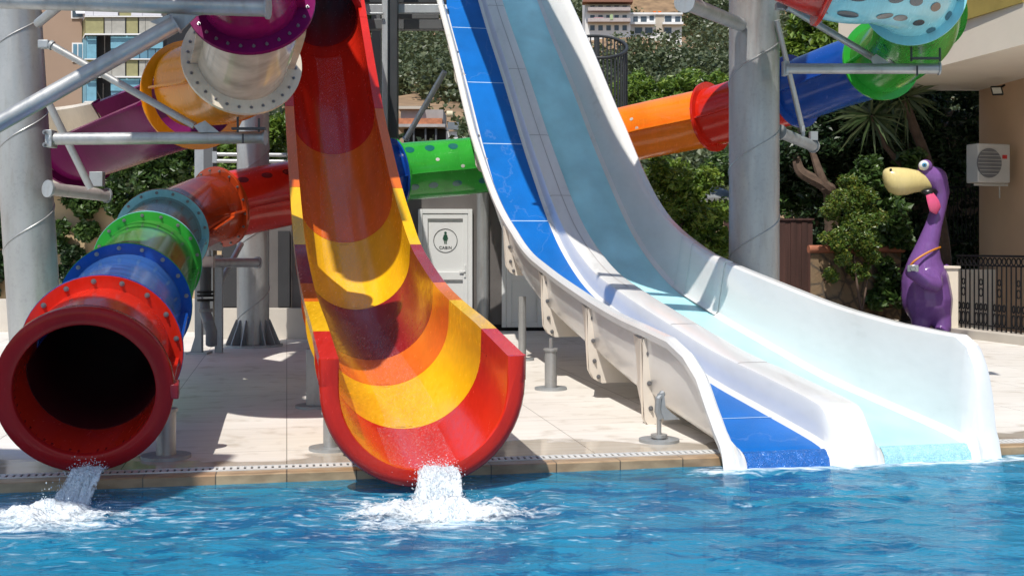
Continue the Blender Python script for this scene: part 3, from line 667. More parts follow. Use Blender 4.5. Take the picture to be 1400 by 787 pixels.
def arm(name, label, pts, r, mat=m_galv, caps=True, plate0=True, plate1=False, cat='steel arm', group='steel arms holding the slides'):
    p = thing(name, pts[0], label, cat, group)
    mb = MB(); mb.tube(pts, r, 20); mk('pipe', mb, mat, p)
    T = (Vector(pts[-1]) - Vector(pts[0])).normalized()
    if plate0: mb = MB(); mb.disc(Vector(pts[0]), T, r*1.35, .03, 20); mk('end_plate', mb, m_galv2, p)
    if plate1: mb = MB(); mb.disc(Vector(pts[-1]), T, r*1.25, .02, 20); mk('end_plate', mb, m_galv2, p)
    return p
a_ = arm('support_arm', 'top horizontal steel arm reaching right across the purple ring', [P(-60, -3, 10.4), P(366, 10, 10.2)], .085, plate1=True)
mb = MB(); mb.plate([P(205, 30, 10.25), P(262, 8, 10.25), P(300, 14, 10.25), P(268, 22, 10.25), P(245, 45, 10.25)], (0, .02, 0)); mk('gusset_plate', mb, m_galv2, a_, smooth=0)
arm('support_arm', 'long bright diagonal steel brace rising from the left edge to the top arm', [P(-60, 202, 9.9), P(240, 33, 10.2)], .072, plate1=True, plate0=False)
a_ = arm('support_arm', 'horizontal steel arm carrying the yellow elbow left of the open slide', [P(72, 190, 12.2), P(362, 188, 12.0)], .063, plate1=True)
mb = MB(); mb.obox(P(70, 190, 12.2), (.035, 0, 0), (0, .08, 0), (0, 0, .09)); mk('bracket', mb, m_galv2, a_, bevel=.006)
for dz_ in (.065, -.065): place_bolt(a_, P(64, 190, 12.15) + Vector((0, -.05, dz_)), (0, -1, 0), 1.2)
mb = MB(); mb.plate([P(265, 172, 12.0), P(280, 165, 12.0), P(300, 181, 12.0), P(272, 181, 12.0)], (0, .02, 0)); mk('gusset_plate', mb, m_galv2, a_, smooth=0)
mb = MB(); mb.obox(P(340, 176, 11.9), (.17, 0, 0), (0, .03, 0), (0, 0, .012)); mb.tube([P(325, 181, 11.9), P(325, 160, 11.9)], .012, 8); mb.tube([P(354, 181, 11.9), P(354, 162, 11.9)], .012, 8); mb.tube([P(332, 183, 11.9), P(332, 196, 11.9)], .010, 8)
mk('saddle_bracket', mb, m_dark, a_)
a_ = arm('support_arm', 'thin diagonal strut crossing in front of the purple trough', [P(70, 62, 12.0), P(266, 172, 12.05)], .038)
mb = MB(); mb.obox(P(61, 61, 12.0), (.055, 0, 0), (0, .05, 0), (0, 0, .042)); mk('bracket', mb, m_galv2, a_, bevel=.01)
arm('support_arm', 'thin steel strut leaning below the cream trough', [P(62, 132, 13.2), P(124, 258, 13.4)], .042, plate0=False)
a_ = arm('support_arm', 'lower steel arm under the purple trough beside the left pole', [P(66, 258, 13.6), P(146, 267, 14.3)], .075, mat=galv('rosy_steel', (.46, .41, .38), .5, .5), plate1=True)
mb = MB(); mb.obox(P(133, 245, 14.2), (.08, 0, 0), (0, .05, 0), (0, 0, .09)); mk('bracket', mb, m_galv2, a_, bevel=.006)
arm('support_arm', 'dark strut slanting beside the top of the left pole', [P(86, 4, 12.6), P(52, 32, 13.1)], .05, mat=m_galv2, plate0=False)
# right pole arms
arm('support_arm', 'fat steel arm with round end plate left of the right pole', [P(936, 3, 12.6), P(1012, 34, 15.0)], .085, plate0=True)
a_ = arm('support_arm', 'thin diagonal strut from the right pole down to the horizontal arm', [P(1078, 10, 14.4), P(1192, 78, 14.6)], .043)
mb = MB(); mb.obox(P(1067, 9, 14.5), (.06, 0, 0), (0, .06, 0), (0, 0, .042)); mk('bracket', mb, m_galv2, a_, bevel=.01)
a_ = arm('support_arm', 'horizontal steel arm below the green bend right of the right pole', [P(1076, 94, 14.6), P(1284, 94, 14.4)], .065, plate1=True)
mb = MB(); mb.obox(P(1073, 94, 14.6), (.03, 0, 0), (0, .06, 0), (0, 0, .09)); mk('bracket', mb, m_galv2, a_, bevel=.006)
mb = MB(); mb.plate([P(1190, 80, 14.45), P(1198, 74, 14.45), P(1218, 87, 14.45), P(1194, 88, 14.45)], (0, .02, 0)); mk('gusset_plate', mb, m_galv2, a_, smooth=0)
mb = MB(); mb.obox(P(1265, 80, 14.3), (.17, 0, 0), (0, .03, 0), (0, 0, .012)); mb.tube([P(1246, 84, 14.3), P(1246, 64, 14.3)], .014, 8); mb.tube([P(1285, 84, 14.3), P(1285, 66, 14.3)], .014, 8); mb.tube([P(1254, 90, 14.3), P(1254, 104, 14.3)], .012, 8); mk('saddle_bracket', mb, m_dark, a_)
arm('support_arm', 'thin steel brace hanging in front of the deep blue tube section', [P(1062, 28, 15.0), P(1098, 180, 15.4)], .035, plate0=False)
a_ = arm('support_arm', 'lower steel arm reaching right from the right pole under the blue tube', [P(1066, 181, 15.4), P(1112, 200, 16.2)], .075, plate1=True, mat=m_galv2)
mb = MB(); mb.tube([P(1098, 186, 15.35), P(1098, 172, 15.35)], .025, 8); mb.obox(P(1112, 186, 16.1), (.05, 0, 0), (0, .05, 0), (0, 0, .06)); mk('bracket', mb, m_galv2, a_)
# middle pole arm (carries the tube's orange bend)
a_ = arm('support_arm', 'short steel arm clamped on the middle pole under the orange bend', [P(352, 359, 18.5), P(276, 359, 17.6)], .072, plate0=True, mat=m_galv2)
mb = MB(); mb.obox(P(283, 358, 17.5), (.11, 0, 0), (0, .06, 0), (0, 0, .085)); mk('bracket', mb, galv('rosy_steel', (.42,.37,.34), .5, .5), a_, bevel=.006)
mb = MB(); mb.tube([P(286, 352, 17.5), P(286, 338, 17.5)], .03, 8); mb.plate([P(276, 341, 17.4), P(276, 336, 17.4), P(306, 327, 17.4), P(309, 330, 17.4), P(302, 343, 17.4)], (0, .02, 0)); mk('saddle_bracket', mb, m_galv2, a_)
arm('support_arm', 'slanting steel strut from the middle pole down to the grey pipework', [P(330, 333, 18.6), P(300, 388, 18.0)], .045, plate0=False)

# steel tower frame behind the open slide
m_conc = simple('grey_frame', (.10, .105, .11), .55, .2)
tw = thing('steel_tower', P(534, 457, 24), 'dark steel tower frame standing behind the open slide', 'steel frame')
def beam(x0, x1, y0, y1, Y, dpt=.2, mat=m_conc, name='beam'):
    a_, b_ = P(x0, y1, Y), P(x1, y0, Y); mb = MB(); mb.box((a_.x, Y, a_.z), (b_.x, Y+dpt, b_.z)); return mk(name, mb, mat, tw, smooth=0, bevel=.01)
beam(530, 543, -120, 470, 21.6, .3, m_dark, 'column'); beam(522, 530, -120, 470, 21.5, .2, m_galv2, 'column'); beam(508, 520, -120, 470, 24, .2, m_conc, 'column')
beam(498, 608, 6, 18, 21.9, .12, m_galv2); beam(498, 610, 26, 40, 22.5, .2, m_conc); beam(498, 610, -2, 4, 22.5, .2, m_dark); beam(498, 524, 17, 20, 21.4, .05, m_galv2); beam(543, 600, 19, 26, 22.2, .08)
col2 = thing('steel_column', P(279, 457, 21.6), 'grey square steel column between the tube slide and the middle pole', 'steel column')
a_, b_ = P(266, 440, 21.6), P(292, 150, 21.6); mb = MB(); mb.box((a_.x, 21.6, 0), ((a_.x+b_.x)/2, 21.8, 4.6)); mk('web', mb, m_galv2, col2, smooth=0); mb = MB(); mb.box(((a_.x+b_.x)/2+.002, 21.55, 0), (b_.x, 21.85, 4.6)); mk('flange_plate', mb, m_conc, col2, smooth=0)
rl = thing('pipe_rail', P(340, 215, 20.6), 'pair of bright horizontal pipes behind the middle pole', 'pipe rail')
for y_ in (211, 220): mb = MB(); mb.tube([P(294, y_, 20.6), P(392, y_+1, 20.6)], .035, 12); mk('pipe', mb, m_galv, rl)
mb = MB(); mb.obox(P(294, 215, 20.6), (.04, 0, 0), (0, .04, 0), (0, 0, .1)); mk('clamp', mb, m_galv2, rl)
arm('support_arm', 'slanting steel strut above the bright green tube section', [P(555, 190, 23.3), P(608, 98, 22.6)], .055, mat=m_galv2)

# grey pipework below the orange bend
pp = thing('water_pipe', P(284, 462, 17.6), 'dark grey water pipe with coupling coming out of the deck beside a steel post', 'pipe')
mb = MB(); mb.tube([P(281, 365, 17.4), P(281, 405, 17.4)], .085, 16); mk('upper_pipe', mb, m_dark, pp)
mb = MB(); 
for y_ in (399, 404, 410): mb.disc(P(281, y_, 17.4), (0, 0, 1), .125, .03, 16)
mk('coupling', mb, m_black, pp)
m_pvc = simple('grey_pvc', (.13, .14, .15), .35)
mb = MB(); mb.tube([P(280, 412, 17.4), P(280, 425, 17.35), P(285, 440, 17.25), P(289, 452, 17.3), P(289, 470, 17.4)], [.075, .08, .085, .085, .085], 16); mb.disc(P(281, 424, 17.35), (0, 0, 1), .105, .05, 16); mk('elbow', mb, m_pvc, pp)
sp_ = thing('steel_post', P(272, 466, 17.7), 'square steel post with foot plate beside the dark water pipe', 'steel post')
a_ = P(272, 466, 17.8); mb = MB(); mb.box((a_.x-.05, 17.75, 0), (a_.x+.05, 17.87, 1.75)); mb.box((a_.x+.20, 17.95, 0), (a_.x+.31, 18.05, 1.5)); mk('post', mb, m_galv2, sp_, smooth=0)
mb = MB(); mb.box((a_.x-.16, 17.65, 0), (a_.x+.16, 17.98, .03)); mb.plate([(a_.x-.13, 17.8, .03), (a_.x-.05, 17.8, .03), (a_.x-.05, 17.8, .3)], (0, .02, 0)); mk('foot_plate', mb, m_galv2, sp_, smooth=0)

arm('support_arm', 'unseen heavy steel arm added overhead to cast a shadow band on the white slide', [(.2, 12.3, 5.5), (5.0, 11.9, 5.5)], .16, plate1=True)  # added out of view to cast a shadow band on the white slide
arm('support_arm', 'unseen slim steel arm added behind the heavy arm to shade the white slide', [(.2, 13.0, 5.6), (5.0, 12.5, 5.6)], .07, plate1=True)  # second unseen arm, added for a thinner shadow band
# adjustable pedestals under the slides
def pedestal(px, py, top, label, r=.065, sleeve=None, name='pedestal'):
    Y = CH*F/(py-HZ); b_ = P(px, py, Y); z1 = CH + (HZ-top)/F*Y; zs = CH + (HZ-(sleeve or top))/F*Y
    p = thing(name, (b_.x, b_.y, 0), label, 'pedestal', 'adjustable steel pedestals under the slides')
    mb = MB(); mb.disc((b_.x, b_.y, .012), (0, 0, 1), r+.115, .024, 28); mk('foot', mb, m_galv2, p)
    mb = MB(); mb.tube([(b_.x, b_.y, .02), (b_.x, b_.y, zs)], r, 20); mk('sleeve', mb, m_galv, p)
    if sleeve:
        mb = MB(); mb.tube([(b_.x, b_.y, zs), (b_.x, b_.y, z1)], .02, 10); mb.disc((b_.x, b_.y, zs+.012), (0, 0, 1), r+.015, .024, 20); mk('rod', mb, m_galv, p)
    return p
pedestal(753, 532, 462, 'round pedestal with threaded rod under the white slide, nearer its middle', .07, 479)
p_ = pedestal(901, 603, 560, 'low flat footed pedestal under the front rib of the white slide', .055, 597)
Y_ = CH*F/(603-HZ); mb = MB(); mb.tube([P(903, 572, Y_), P(899, 562, Y_), P(900, 545, Y_), P(906, 537, Y_+.05)], .028, 8); mk('hook_clamp', mb, m_galv2, p_)
mb = MB(); mb.plate([P(899, 538, Y_), P(908, 537, Y_), P(910, 556, Y_), P(918, 564, Y_), P(930, 573, Y_), P(908, 574, Y_), P(900, 560, Y_)], (0, .015, 0)); mk('clamp_plate', mb, m_galv2, p_, smooth=0)
pedestal(714, 492, 405, 'tall plain round post under the upper rib of the white slide', .055, None)
pedestal(227, 625, 540, 'round pedestal with rod right below the red tube mouth', .075, 562)
pedestal(452, 614, 540, 'dark pedestal with rod under the open slide mouth', .06, 566)
sq = thing('steel_post', P(430, 556, 11.9), 'square hollow steel post with round foot under the open slide', 'steel post')
a_ = P(430, 556, 11.9); mb = MB(); mb.box((a_.x-.08, 11.86, .02), (a_.x+.08, 12.0, .60)); mk('post', mb, m_galv, sq, smooth=0, bevel=.01); mb = MB(); mb.disc((a_.x, 11.94, .012), (0, 0, 1), .2, .024, 24); mk('foot_plate', mb, m_galv2, sq)
pedestal(655+5, 452, 250, 'tall grey round column between the two cabin doors', .12, None, 'steel_column')
#@@PART2
# ---------------------------------------------------------------- wide tubes added out of the frame to shade the slides below
rt = thing('shade_tube', (-.9, 22, 0), 'unseen wide green tube added high over the white double slide to shade it', 'tube slide')
rp = [((-.9, 22.5, 9.6), dict(mat=m_green, label='upper green section')), ((-.4, 19.2, 8.5), None), ((.2, 15.6, 7.0), dict(mat=m_yellow, label='yellow section')), ((1.0, 13.9, 6.4), None), ((2.4, 12.9, 6.0), dict(mat=m_green, label='lower green section')), ((4.4, 12.8, 5.8), None)]
tube_slide(rt, rp, .80, .92)

rt2 = thing('shade_tube', (-4.4, 20, 0), 'unseen wide yellow and blue tube added high over the open slide to shade it', 'tube slide')  # added out of view, its shadow falls on the open slide
tube_slide(rt2, [((-5.3, 21, 10.4), dict(mat=m_blue, label='blue section')), ((-4.7, 17.6, 9.7), None), ((-3.95, 14.6, 8.95), dict(mat=m_yellow, label='yellow section')), ((-3.6, 11.8, 8.45), None)], .80, .92)
rt3 = thing('shade_tube', (-6, 4.3, 0), 'unseen wide blue tube added high above the water to shade the tube slide mouth', 'tube slide')  # added out of view, placed to darken the tube mouth
tube_slide(rt3, [((-8, 4.7, 7.5), dict(mat=m_blue, label='blue section')), ((-6, 4.3, 7.4), None), ((-4.0, 4.1, 7.3), None)], .80, .92)

# ---------------------------------------------------------------- cabin and plinth walls
m_cabin = simple('cabin_wall', (.115, .105, .10), .75, 0, .12, 3, .2)
m_beige = simple('beige_plinth', (.50, .46, .40), .7, 0, .08, 2, .15)
m_door = simple('door_white', (.66, .67, .66), .35, 0, .03, 2)
def wx(px, Y): return (px-700)/F*Y
def wz(py, Y): return CH + (HZ-py)/F*Y
cab = thing('cabin', (wx(640, 22.6), 22.6, 0), 'grey cabin with two white doors standing behind the slides', 'cabin')
mb = MB(); mb.box((wx(425, 22.6), 22.6, .12), (wx(800, 22.6), 26, 2.85)); mk('wall', mb, m_cabin, cab, smooth=0)
mb = MB(); mb.box((wx(425, 22.6)-.1, 22.5, 2.85), (wx(800, 22.6)+.1, 26.1, 2.97)); mk('roof', mb, m_conc, cab, smooth=0)
mb = MB(); mb.box((wx(425, 22.6), 22.57, 0), (wx(800, 22.6), 26, .12)); mk('base_strip', mb, m_black, cab, smooth=0)
def door(x0, x1, y0, y1, Y=22.6, handle=True):
    X0, X1, Z1, Z0 = wx(x0, Y), wx(x1, Y), wz(y0, Y), wz(y1, Y); d = thing
    mb = MB(); fw = .085
    mb.box((X0, Y-.07, Z0), (X0+fw, Y, Z1)); mb.box((X1-fw, Y-.07, Z0), (X1, Y, Z1)); mb.box((X0+fw, Y-.07, Z1-fw), (X1-fw, Y, Z1))
    o = mk('door', mb, m_door, cab, smooth=0, bevel=.006)
    mb = MB(); mb.box((X0+fw, Y-.012, Z0), (X1-fw, Y, Z1-fw)); mk('leaf', mb, m_door, o, smooth=0)
    i = .10; a, b_, c, e = X0+fw+i, X1-fw-i, Z0+i, Z1-fw-i
    mb = MB(); w_ = .09
    mb.box((X0+fw+.004, Y-.055, Z0), (a, Y-.013, Z1-fw-.004)); mb.box((b_, Y-.055, Z0), (X1-fw-.004, Y-.013, Z1-fw-.004)); mb.box((a, Y-.055, e), (b_, Y-.013, Z1-fw-.004))
    zm = wz(376, Y); mb.box((a, Y-.055, zm-.09), (b_, Y-.013, zm+.06)); mb.box((a, Y-.055, Z0), (b_, Y-.013, c)); mk('frame', mb, m_door, o, smooth=0, bevel=.005)
    if handle:
        mb = MB(); mb.box((b_+.02, Y-.075, zm-.04), (b_+.06, Y-.054, zm+.2)); mb.box((b_-.07, Y-.095, zm+.06), (b_+.05, Y-.075, zm+.085)); mk('handle', mb, m_door, o, smooth=0, bevel=.004)
    return o
d1 = door(572, 646, 286, 447); d2 = door(686, 748, 300, 447)
# pictogram on the door
sy = 22.6-.016; gx, gz = wx(609, sy), wz(329, sy); rr_ = 16.5/F*sy; s_ = sy/F
m_sign = simple('sign_ink', (.03, .035, .035), .5); m_sgreen = simple('sign_green', (.005, .06, .03), .5)
mb = MB(); mb.ring((gx, sy, gz), (0, 1, 0), rr_, rr_-.012, .003, 48); sgn = mk('sign_circle', mb, m_sign, d1)
mb = MB(); mb.disc((gx, sy, gz+11.2*s_-.006), (0, 1, 0), 1.8*s_, .004, 16)
def pl(pts): mb.plate([(gx + x*.75*s_, sy+.002, gz + (z*.75+2.5)*s_) for x, z in pts], (0, -.004, 0))
pl([(-2, 8), (2, 8), (3.2, 6.8), (5, 0), (3.6, -.6), (2.4, 3), (4, -3), (-4, -3), (-2.4, 3), (-3.6, -.6), (-5, 0), (-3.2, 6.8)]); pl([(-2.2, -3.2), (-.4, -3.2), (-.4, -9), (-2.2, -9)]); pl([(.4, -3.2), (2.2, -3.2), (2.2, -9), (.4, -9)])
mk('woman_pictogram', mb, m_sgreen, d1, smooth=0)
cu = bpy.data.curves.new('cabin_text', 'FONT'); cu.body = 'CABIN'; cu.size = .078; cu.align_x = 'CENTER'; cu.extrude = .001; cu.space_character = 1.08; cu.offset = .0008
tmp = bpy.data.objects.new('tmp', cu); sc.collection.objects.link(tmp); dg = bpy.context.evaluated_depsgraph_get(); me = bpy.data.meshes.new_from_object(tmp.evaluated_get(dg)); bpy.data.objects.remove(tmp)
to = bpy.data.objects.new('lettering', me); sc.collection.objects.link(to); me.materials.clear(); me.materials.append(m_sign); to.parent = d1
to.location = Vector((gx, sy-.002, gz-11.3*s_)) - wloc(d1); to.rotation_euler = (R(90), 0, 0); to['label'] = 'word CABIN below the pictogram'
# low service wall left
def wall(name, x0, x1, Y, z0, z1, mat, label, dpt=.25, cat='wall'):
    mb = MB(); mb.box((x0, Y, z0), (x1, Y+dpt, z1)); o = mk(name, mb, mat, origin=((x0+x1)/2, Y, z0), smooth=0, bevel=.008); return tag(o, label, cat)
sw = thing('service_building', (wx(360, 20.7), 20.7, 0), 'low dark service building on a beige plinth behind the middle pole', 'building')
x0, x1 = wx(299, 20.6), wx(424, 20.6)
mb = MB(); mb.box((x0, 20.6, 0), (x1, 22.4, .54)); mk('plinth', mb, m_beige, sw, smooth=0, bevel=.008)
mb = MB(); mb.box((x0+.02, 20.75, .54), (x1-.02, 22.4, 2.45)); mk('wall', mb, m_cabin, sw, smooth=0)
for a_, b_ in ((303, 330), (380, 396)):
    mb = MB(); mb.box((wx(a_, 20.7), 20.70, .56), (wx(b_, 20.7), 20.745, 1.9)); o = mk('louvre_panel', mb, simple('panel_dark', (.03, .03, .032), .5), sw, smooth=0)
wall('plinth_wall', wx(-120, 22.3), wx(298, 22.3), 22.3, 0, .62, m_beige, 'long low beige plinth wall running to the left behind the tube slide')
# beige garden wall at the left
wall('garden_wall', -13, -4.6, 24.2, 0, 2.75, simple('ochre_wall', (.46, .34, .20), .85, 0, .12, 1.2, .3), 'ochre garden wall behind the tube slide overgrown with ivy')
wall('low_wall', -4.6, .2, 28.2, 0, 2.2, m_conc, 'grey wall far behind the middle pole')

# ---------------------------------------------------------------- foliage
def leaf_mat(name, c1, c2, c3):
    m, t, b = base_mat(name); g_ = N(t, 'ShaderNodeNewGeometry')
    t.links.new(ramp(t, g_.outputs['Random Per Island'], [(0, c1), (.5, c2), (1, c3)]), b.inputs['Base Color']); b.inputs['Roughness'].default_value = .42
    tl = N(t, 'ShaderNodeBsdfTranslucent'); t.links.new(ramp(t, g_.outputs['Random Per Island'], [(0, vary(c1, 1.4)), (1, vary(c3, 1.5))]), tl.inputs[0])
    ms = N(t, 'ShaderNodeMixShader'); ms.inputs[0].default_value = .22; t.links.new(b.outputs[0], ms.inputs[1]); t.links.new(tl.outputs[0], ms.inputs[2]); t.links.new(ms.outputs[0], t.nodes['Material Output'].inputs[0]); return m
l_lemon = leaf_mat('leaf_lemon', (.05, .10, .012), (.10, .18, .02), (.20, .27, .035))
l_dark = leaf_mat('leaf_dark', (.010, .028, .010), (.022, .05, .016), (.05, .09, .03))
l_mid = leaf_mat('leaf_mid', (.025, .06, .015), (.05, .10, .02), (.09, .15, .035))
l_hill = leaf_mat('leaf_hill', (.050, .072, .030), (.078, .100, .042), (.12, .14, .062))
l_yucca = leaf_mat('leaf_yucca', (.03, .06, .02), (.07, .11, .04), (.15, .18, .08))
l_flower = leaf_mat('leaf_flowering', (.045, .10, .015), (.09, .16, .02), (.19, .20, .03))
def leaves(pos, size, aspect=.5, droop=.3, seed=1, up=0.0):
    r = np.random.default_rng(seed); n = len(pos)
    a = r.normal(size=(n, 3)); a[:, 2] = a[:, 2]*.6 - droop; a /= np.linalg.norm(a, axis=1)[:, None]
    h = r.normal(size=(n, 3)); h[:, 2] += up + .6; b_ = np.cross(a, h); b_ /= np.linalg.norm(b_, axis=1)[:, None] + 1e-9
    L = (size*(.6 + .8*r.random(n)))[:, None]; W = L*aspect
    nn = np.cross(a, b_)*L*.12
    v = np.stack([pos - a*L*.5, pos + b_*W*.5 + nn, pos + a*L*.5, pos - b_*W*.5 + nn], 1).reshape(-1, 3)
    f = np.arange(n*4).reshape(n, 4); return v, f
def blob_points(centers, n, seed=1, hollow=.55):
    r = np.random.default_rng(seed); c = np.array(centers, float); wgt = (c[:, 3]*c[:, 4]*c[:, 5])**(2/3); wgt /= wgt.sum()
    k = r.choice(len(c), n, p=wgt); d = r.normal(size=(n, 3)); d /= np.linalg.norm(d, axis=1)[:, None]
    rad = hollow + (1.06-hollow)*r.random(n)**.6
    rad *= 1 + .18*np.sin(d[:, 0]*5 + k)*np.cos(d[:, 2]*6 + k*2)
    return c[k, :3] + d*rad[:, None]*c[k, 3:6]
def mesh_np(name, v, f, mat, parent=None, origin=(0, 0, 0)):
    off = np.array(wloc(parent)[:]) if parent else np.array(origin, float)
    me = bpy.data.meshes.new(name); me.from_pydata((v - off).tolist(), [], f.tolist()); me.materials.append(mat)
    o = bpy.data.objects.new(name, me); sc.collection.objects.link(o)
    if parent: o.parent = parent
    else: o.location = off
    return o
m_bark = simple('bark', (.10, .065, .045), .9, 0, .3, 6, .6)
def fol(parent, blobs, n, size, mat, seed, aspect=.5, name='foliage', sub=5):
    """blobs: (px,py,Y, r_px, depth m) -> clumps broken into sub-clumps"""
    r = np.random.default_rng(seed*7+1); C_ = []
    for (px, py, Y, rp, dp) in blobs:
        p = P(px, py, Y); rm = rp/F*Y
        for k in range(sub):
            d = r.normal(size=3); d /= np.linalg.norm(d); C_.append((p.x + d[0]*rm*.6, p.y + d[1]*dp*.6, p.z + d[2]*rm*.6, rm*(.35+.25*r.random()), dp*.5, rm*(.3+.22*r.random())))
    v, f = leaves(blob_points(C_, n, seed), size, aspect, seed=seed); return mesh_np(name, v, f, mat, parent)
def tree(name, base, label, cat, blobs, n, size, mat, seed, trunk=None, group=None, aspect=.5, sub=8):
    px, Y = base; b_ = Vector((wx(px, Y), Y, 0)); t_ = thing(name, b_, label, cat, group)
    fol(t_, blobs, n, size, mat, seed, aspect, sub=sub)
    if trunk:
        mb = MB()
        for pts, r0, r1 in trunk:
            m_ = len(pts); mb2 = [P(*q) for q in pts]; path, _ = catmull(mb2, 6); mb.tube(path, [r0 + (r1-r0)*i/(len(path)-1) for i in range(len(path))], 8)
        mk('trunk' if cat == 'tree' else 'stem', mb, m_bark, t_)
    return t_
tree('lemon_tree', (940, 21.9), 'bright green lemon tree beside the white slide below the orange tube', 'tree',
     [(920, 255, 21.8, 38, .7), (945, 300, 21.6, 42, .8), (900, 235, 22, 28, .6), (975, 335, 21.8, 34, .7), (955, 245, 22.2, 28, .6), (930, 335, 21.8, 30, .6), (985, 290, 22, 22, .5)], 9000, .12, l_lemon, 11,
     [([(945, 450, 21.9), (948, 380, 21.9), (935, 320, 21.9), (925, 260, 21.9)], .09, .03), ([(948, 380, 21.9), (970, 330, 21.8), (980, 295, 21.9)], .05, .02)])
tree('citrus_tree', (1120, 25.5), 'tall bright tree rising behind the deep blue tube section', 'tree',
     [(1110, 70, 25.5, 55, 1.2), (1160, 45, 25.5, 36, 1), (1085, 110, 25.5, 36, 1), (1150, 100, 25.5, 45, 1), (1095, 45, 25.6, 30, .8), (1190, 90, 25.6, 30, .8)], 12000, .17, l_lemon, 12,
     [([(1125, 445, 25.5), (1122, 300, 25.5), (1118, 180, 25.5), (1112, 90, 25.5)], .14, .05)])
tree('shade_tree', (1135, 25), 'dark leaved tree with twisted reddish trunk under the lower arm of the right pole', 'tree',
     [(1100, 205, 25, 40, 1), (1150, 180, 25, 45, 1), (1205, 160, 25, 45, 1), (1080, 240, 25.2, 25, .8), (1250, 150, 25, 45, 1), (1180, 220, 25.5, 40, .8), (1070, 215, 25, 25, .8)], 12000, .17, l_dark, 13,
     [([(1140, 440, 24.4), (1136, 280, 24.3), (1128, 255, 24.2), (1095, 235, 24.3), (1088, 210, 24.4)], .17, .09), ([(1128, 258, 24.2), (1120, 235, 24.2), (1110, 205, 24.4)], .12, .06)])
tree('garden_shrub', (1060, 26), 'pale green shrub mass between the right pole and the gazebo roofs', 'shrub',
     [(1040, 260, 26, 30, .8), (1075, 255, 26, 28, .8), (1100, 275, 25.6, 26, .8), (1010, 235, 27, 30, .8), (1060, 285, 25.5, 24, .6), (1115, 250, 25.4, 22, .5), (985, 225, 27, 22, .8)], 8000, .12, l_mid, 14)
tree('flowering_shrub', (1176, 21.9), 'yellow green shrub with orange blossoms leaning over the stone wall', 'shrub',
     [(1150, 285, 21.8, 26, .5), (1170, 320, 21.7, 30, .5), (1145, 345, 21.6, 22, .4), (1185, 275, 21.9, 22, .4), (1160, 255, 22, 18, .4), (1190, 345, 21.8, 18, .4), (1135, 320, 21.8, 18, .4), (1175, 370, 21.7, 16, .3), (1140, 375, 21.7, 14, .3), (1195, 300, 21.9, 22, .4)], 11000, .07, l_flower, 15,
     [([(1178, 428, 21.6), (1172, 390, 21.6), (1168, 350, 21.7)], .03, .015), ([(1178, 428, 21.6), (1186, 380, 21.7), (1188, 340, 21.8)], .02, .012)])
tree('broadleaf_shrub', (1215, 22.8), 'glossy broad leaved shrub just left of the purple statue', 'shrub',
     [(1205, 250, 22.6, 30, .5), (1215, 290, 22.5, 26, .5), (1190, 235, 22.8, 24, .5), (1230, 320, 22.7, 22, .4), (1200, 330, 22.6, 24, .4), (1245, 225, 23, 22, .4), (1215, 375, 22.5, 24, .3), (1240, 400, 22.6, 24, .3), (1205, 410, 22.4, 20, .3)], 4600, .16, l_mid, 16, aspect=.7)
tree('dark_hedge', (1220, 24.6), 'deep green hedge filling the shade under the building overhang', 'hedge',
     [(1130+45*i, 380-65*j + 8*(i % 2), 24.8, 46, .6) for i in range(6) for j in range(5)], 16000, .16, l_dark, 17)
# yucca with spiky leaves
yu = thing('yucca', (wx(1265, 23.3), 23.3, 0), 'spiky yucca palm below the deep blue tube, its trunk leaning left', 'palm tree')
mb = MB(); path_, _ = catmull([P(1296, 440, 23.3), P(1290, 330, 23.3), P(1270, 230, 23.2), P(1246, 165, 23.0), P(1236, 135, 22.9)], 8); mb.tube(path_, [.13 - .05*i/(len(path_)-1) for i in range(len(path_))], 10); mk('trunk', mb, m_bark, yu)
mb = MB(); r_ = random.Random(3)
for (hx, hy, hY, n) in ((1192, 158, 22.9, 75), (1238, 132, 22.9, 75), (1215, 115, 22.7, 40)):
    c0 = P(hx, hy, hY)
    for i in range(n):
        d = Vector((r_.gauss(0, 1), r_.gauss(0, .7), r_.gauss(.05, .7))).normalized(); L_ = .55 + .45*r_.random(); side = d.cross(Vector((r_.random()-.5, 1, r_.random()))).normalized()*.022
        t1 = c0 + d*.06; t2 = c0 + d*L_*.6 + Vector((0, 0, -.03)); t3 = c0 + d*L_ + Vector((0, 0, -.16*L_))
        mb.add([t1 - side, t1 + side, t2 + side, t2 - side, t3], [(0, 1, 2, 3), (3, 2, 4)])
o = mk('leaf_crown', mb, l_yucca, yu, smooth=0)
mb = MB(); mb.tube([P(1192, 158, 22.9), P(1210, 200, 23.0), P(1262, 262, 23.2)], .05, 8); mk('side_stem', mb, m_bark, yu)
# ivy over the ochre wall
def ivy(name, base, label, blobs, n, seed, mat=l_mid, size=.13, cat='ivy'):
    t_ = thing(name, (wx(base[0], base[1]), base[1], 0), label, cat); fol(t_, blobs, n, size, mat, seed, .8); return t_
ivy('wall_ivy', (160, 23.9), 'ivy hanging over the ochre wall behind the clear tube sections', [(95, 225, 23.9, 40, .35), (140, 215, 23.9, 40, .35), (190, 225, 23.9, 42, .35), (235, 225, 23.9, 34, .35), (215, 270, 23.95, 30, .25), (170, 270, 23.95, 30, .25), (110, 270, 23.95, 34, .25), (80, 320, 23.98, 26, .2), (120, 320, 23.98, 18, .2), (250, 205, 24, 25, .3), (60, 240, 24, 30, .3)], 13000, 21)
ivy('wall_ivy', (15, 23.9), 'dark ivy patch at the very left edge behind the leftmost pole', [(-10, 230, 23.9, 40, .35), (-10, 300, 23.95, 40, .3), (5, 370, 23.95, 30, .25), (-30, 400, 23.95, 30, .25)], 4500, 22, l_dark)
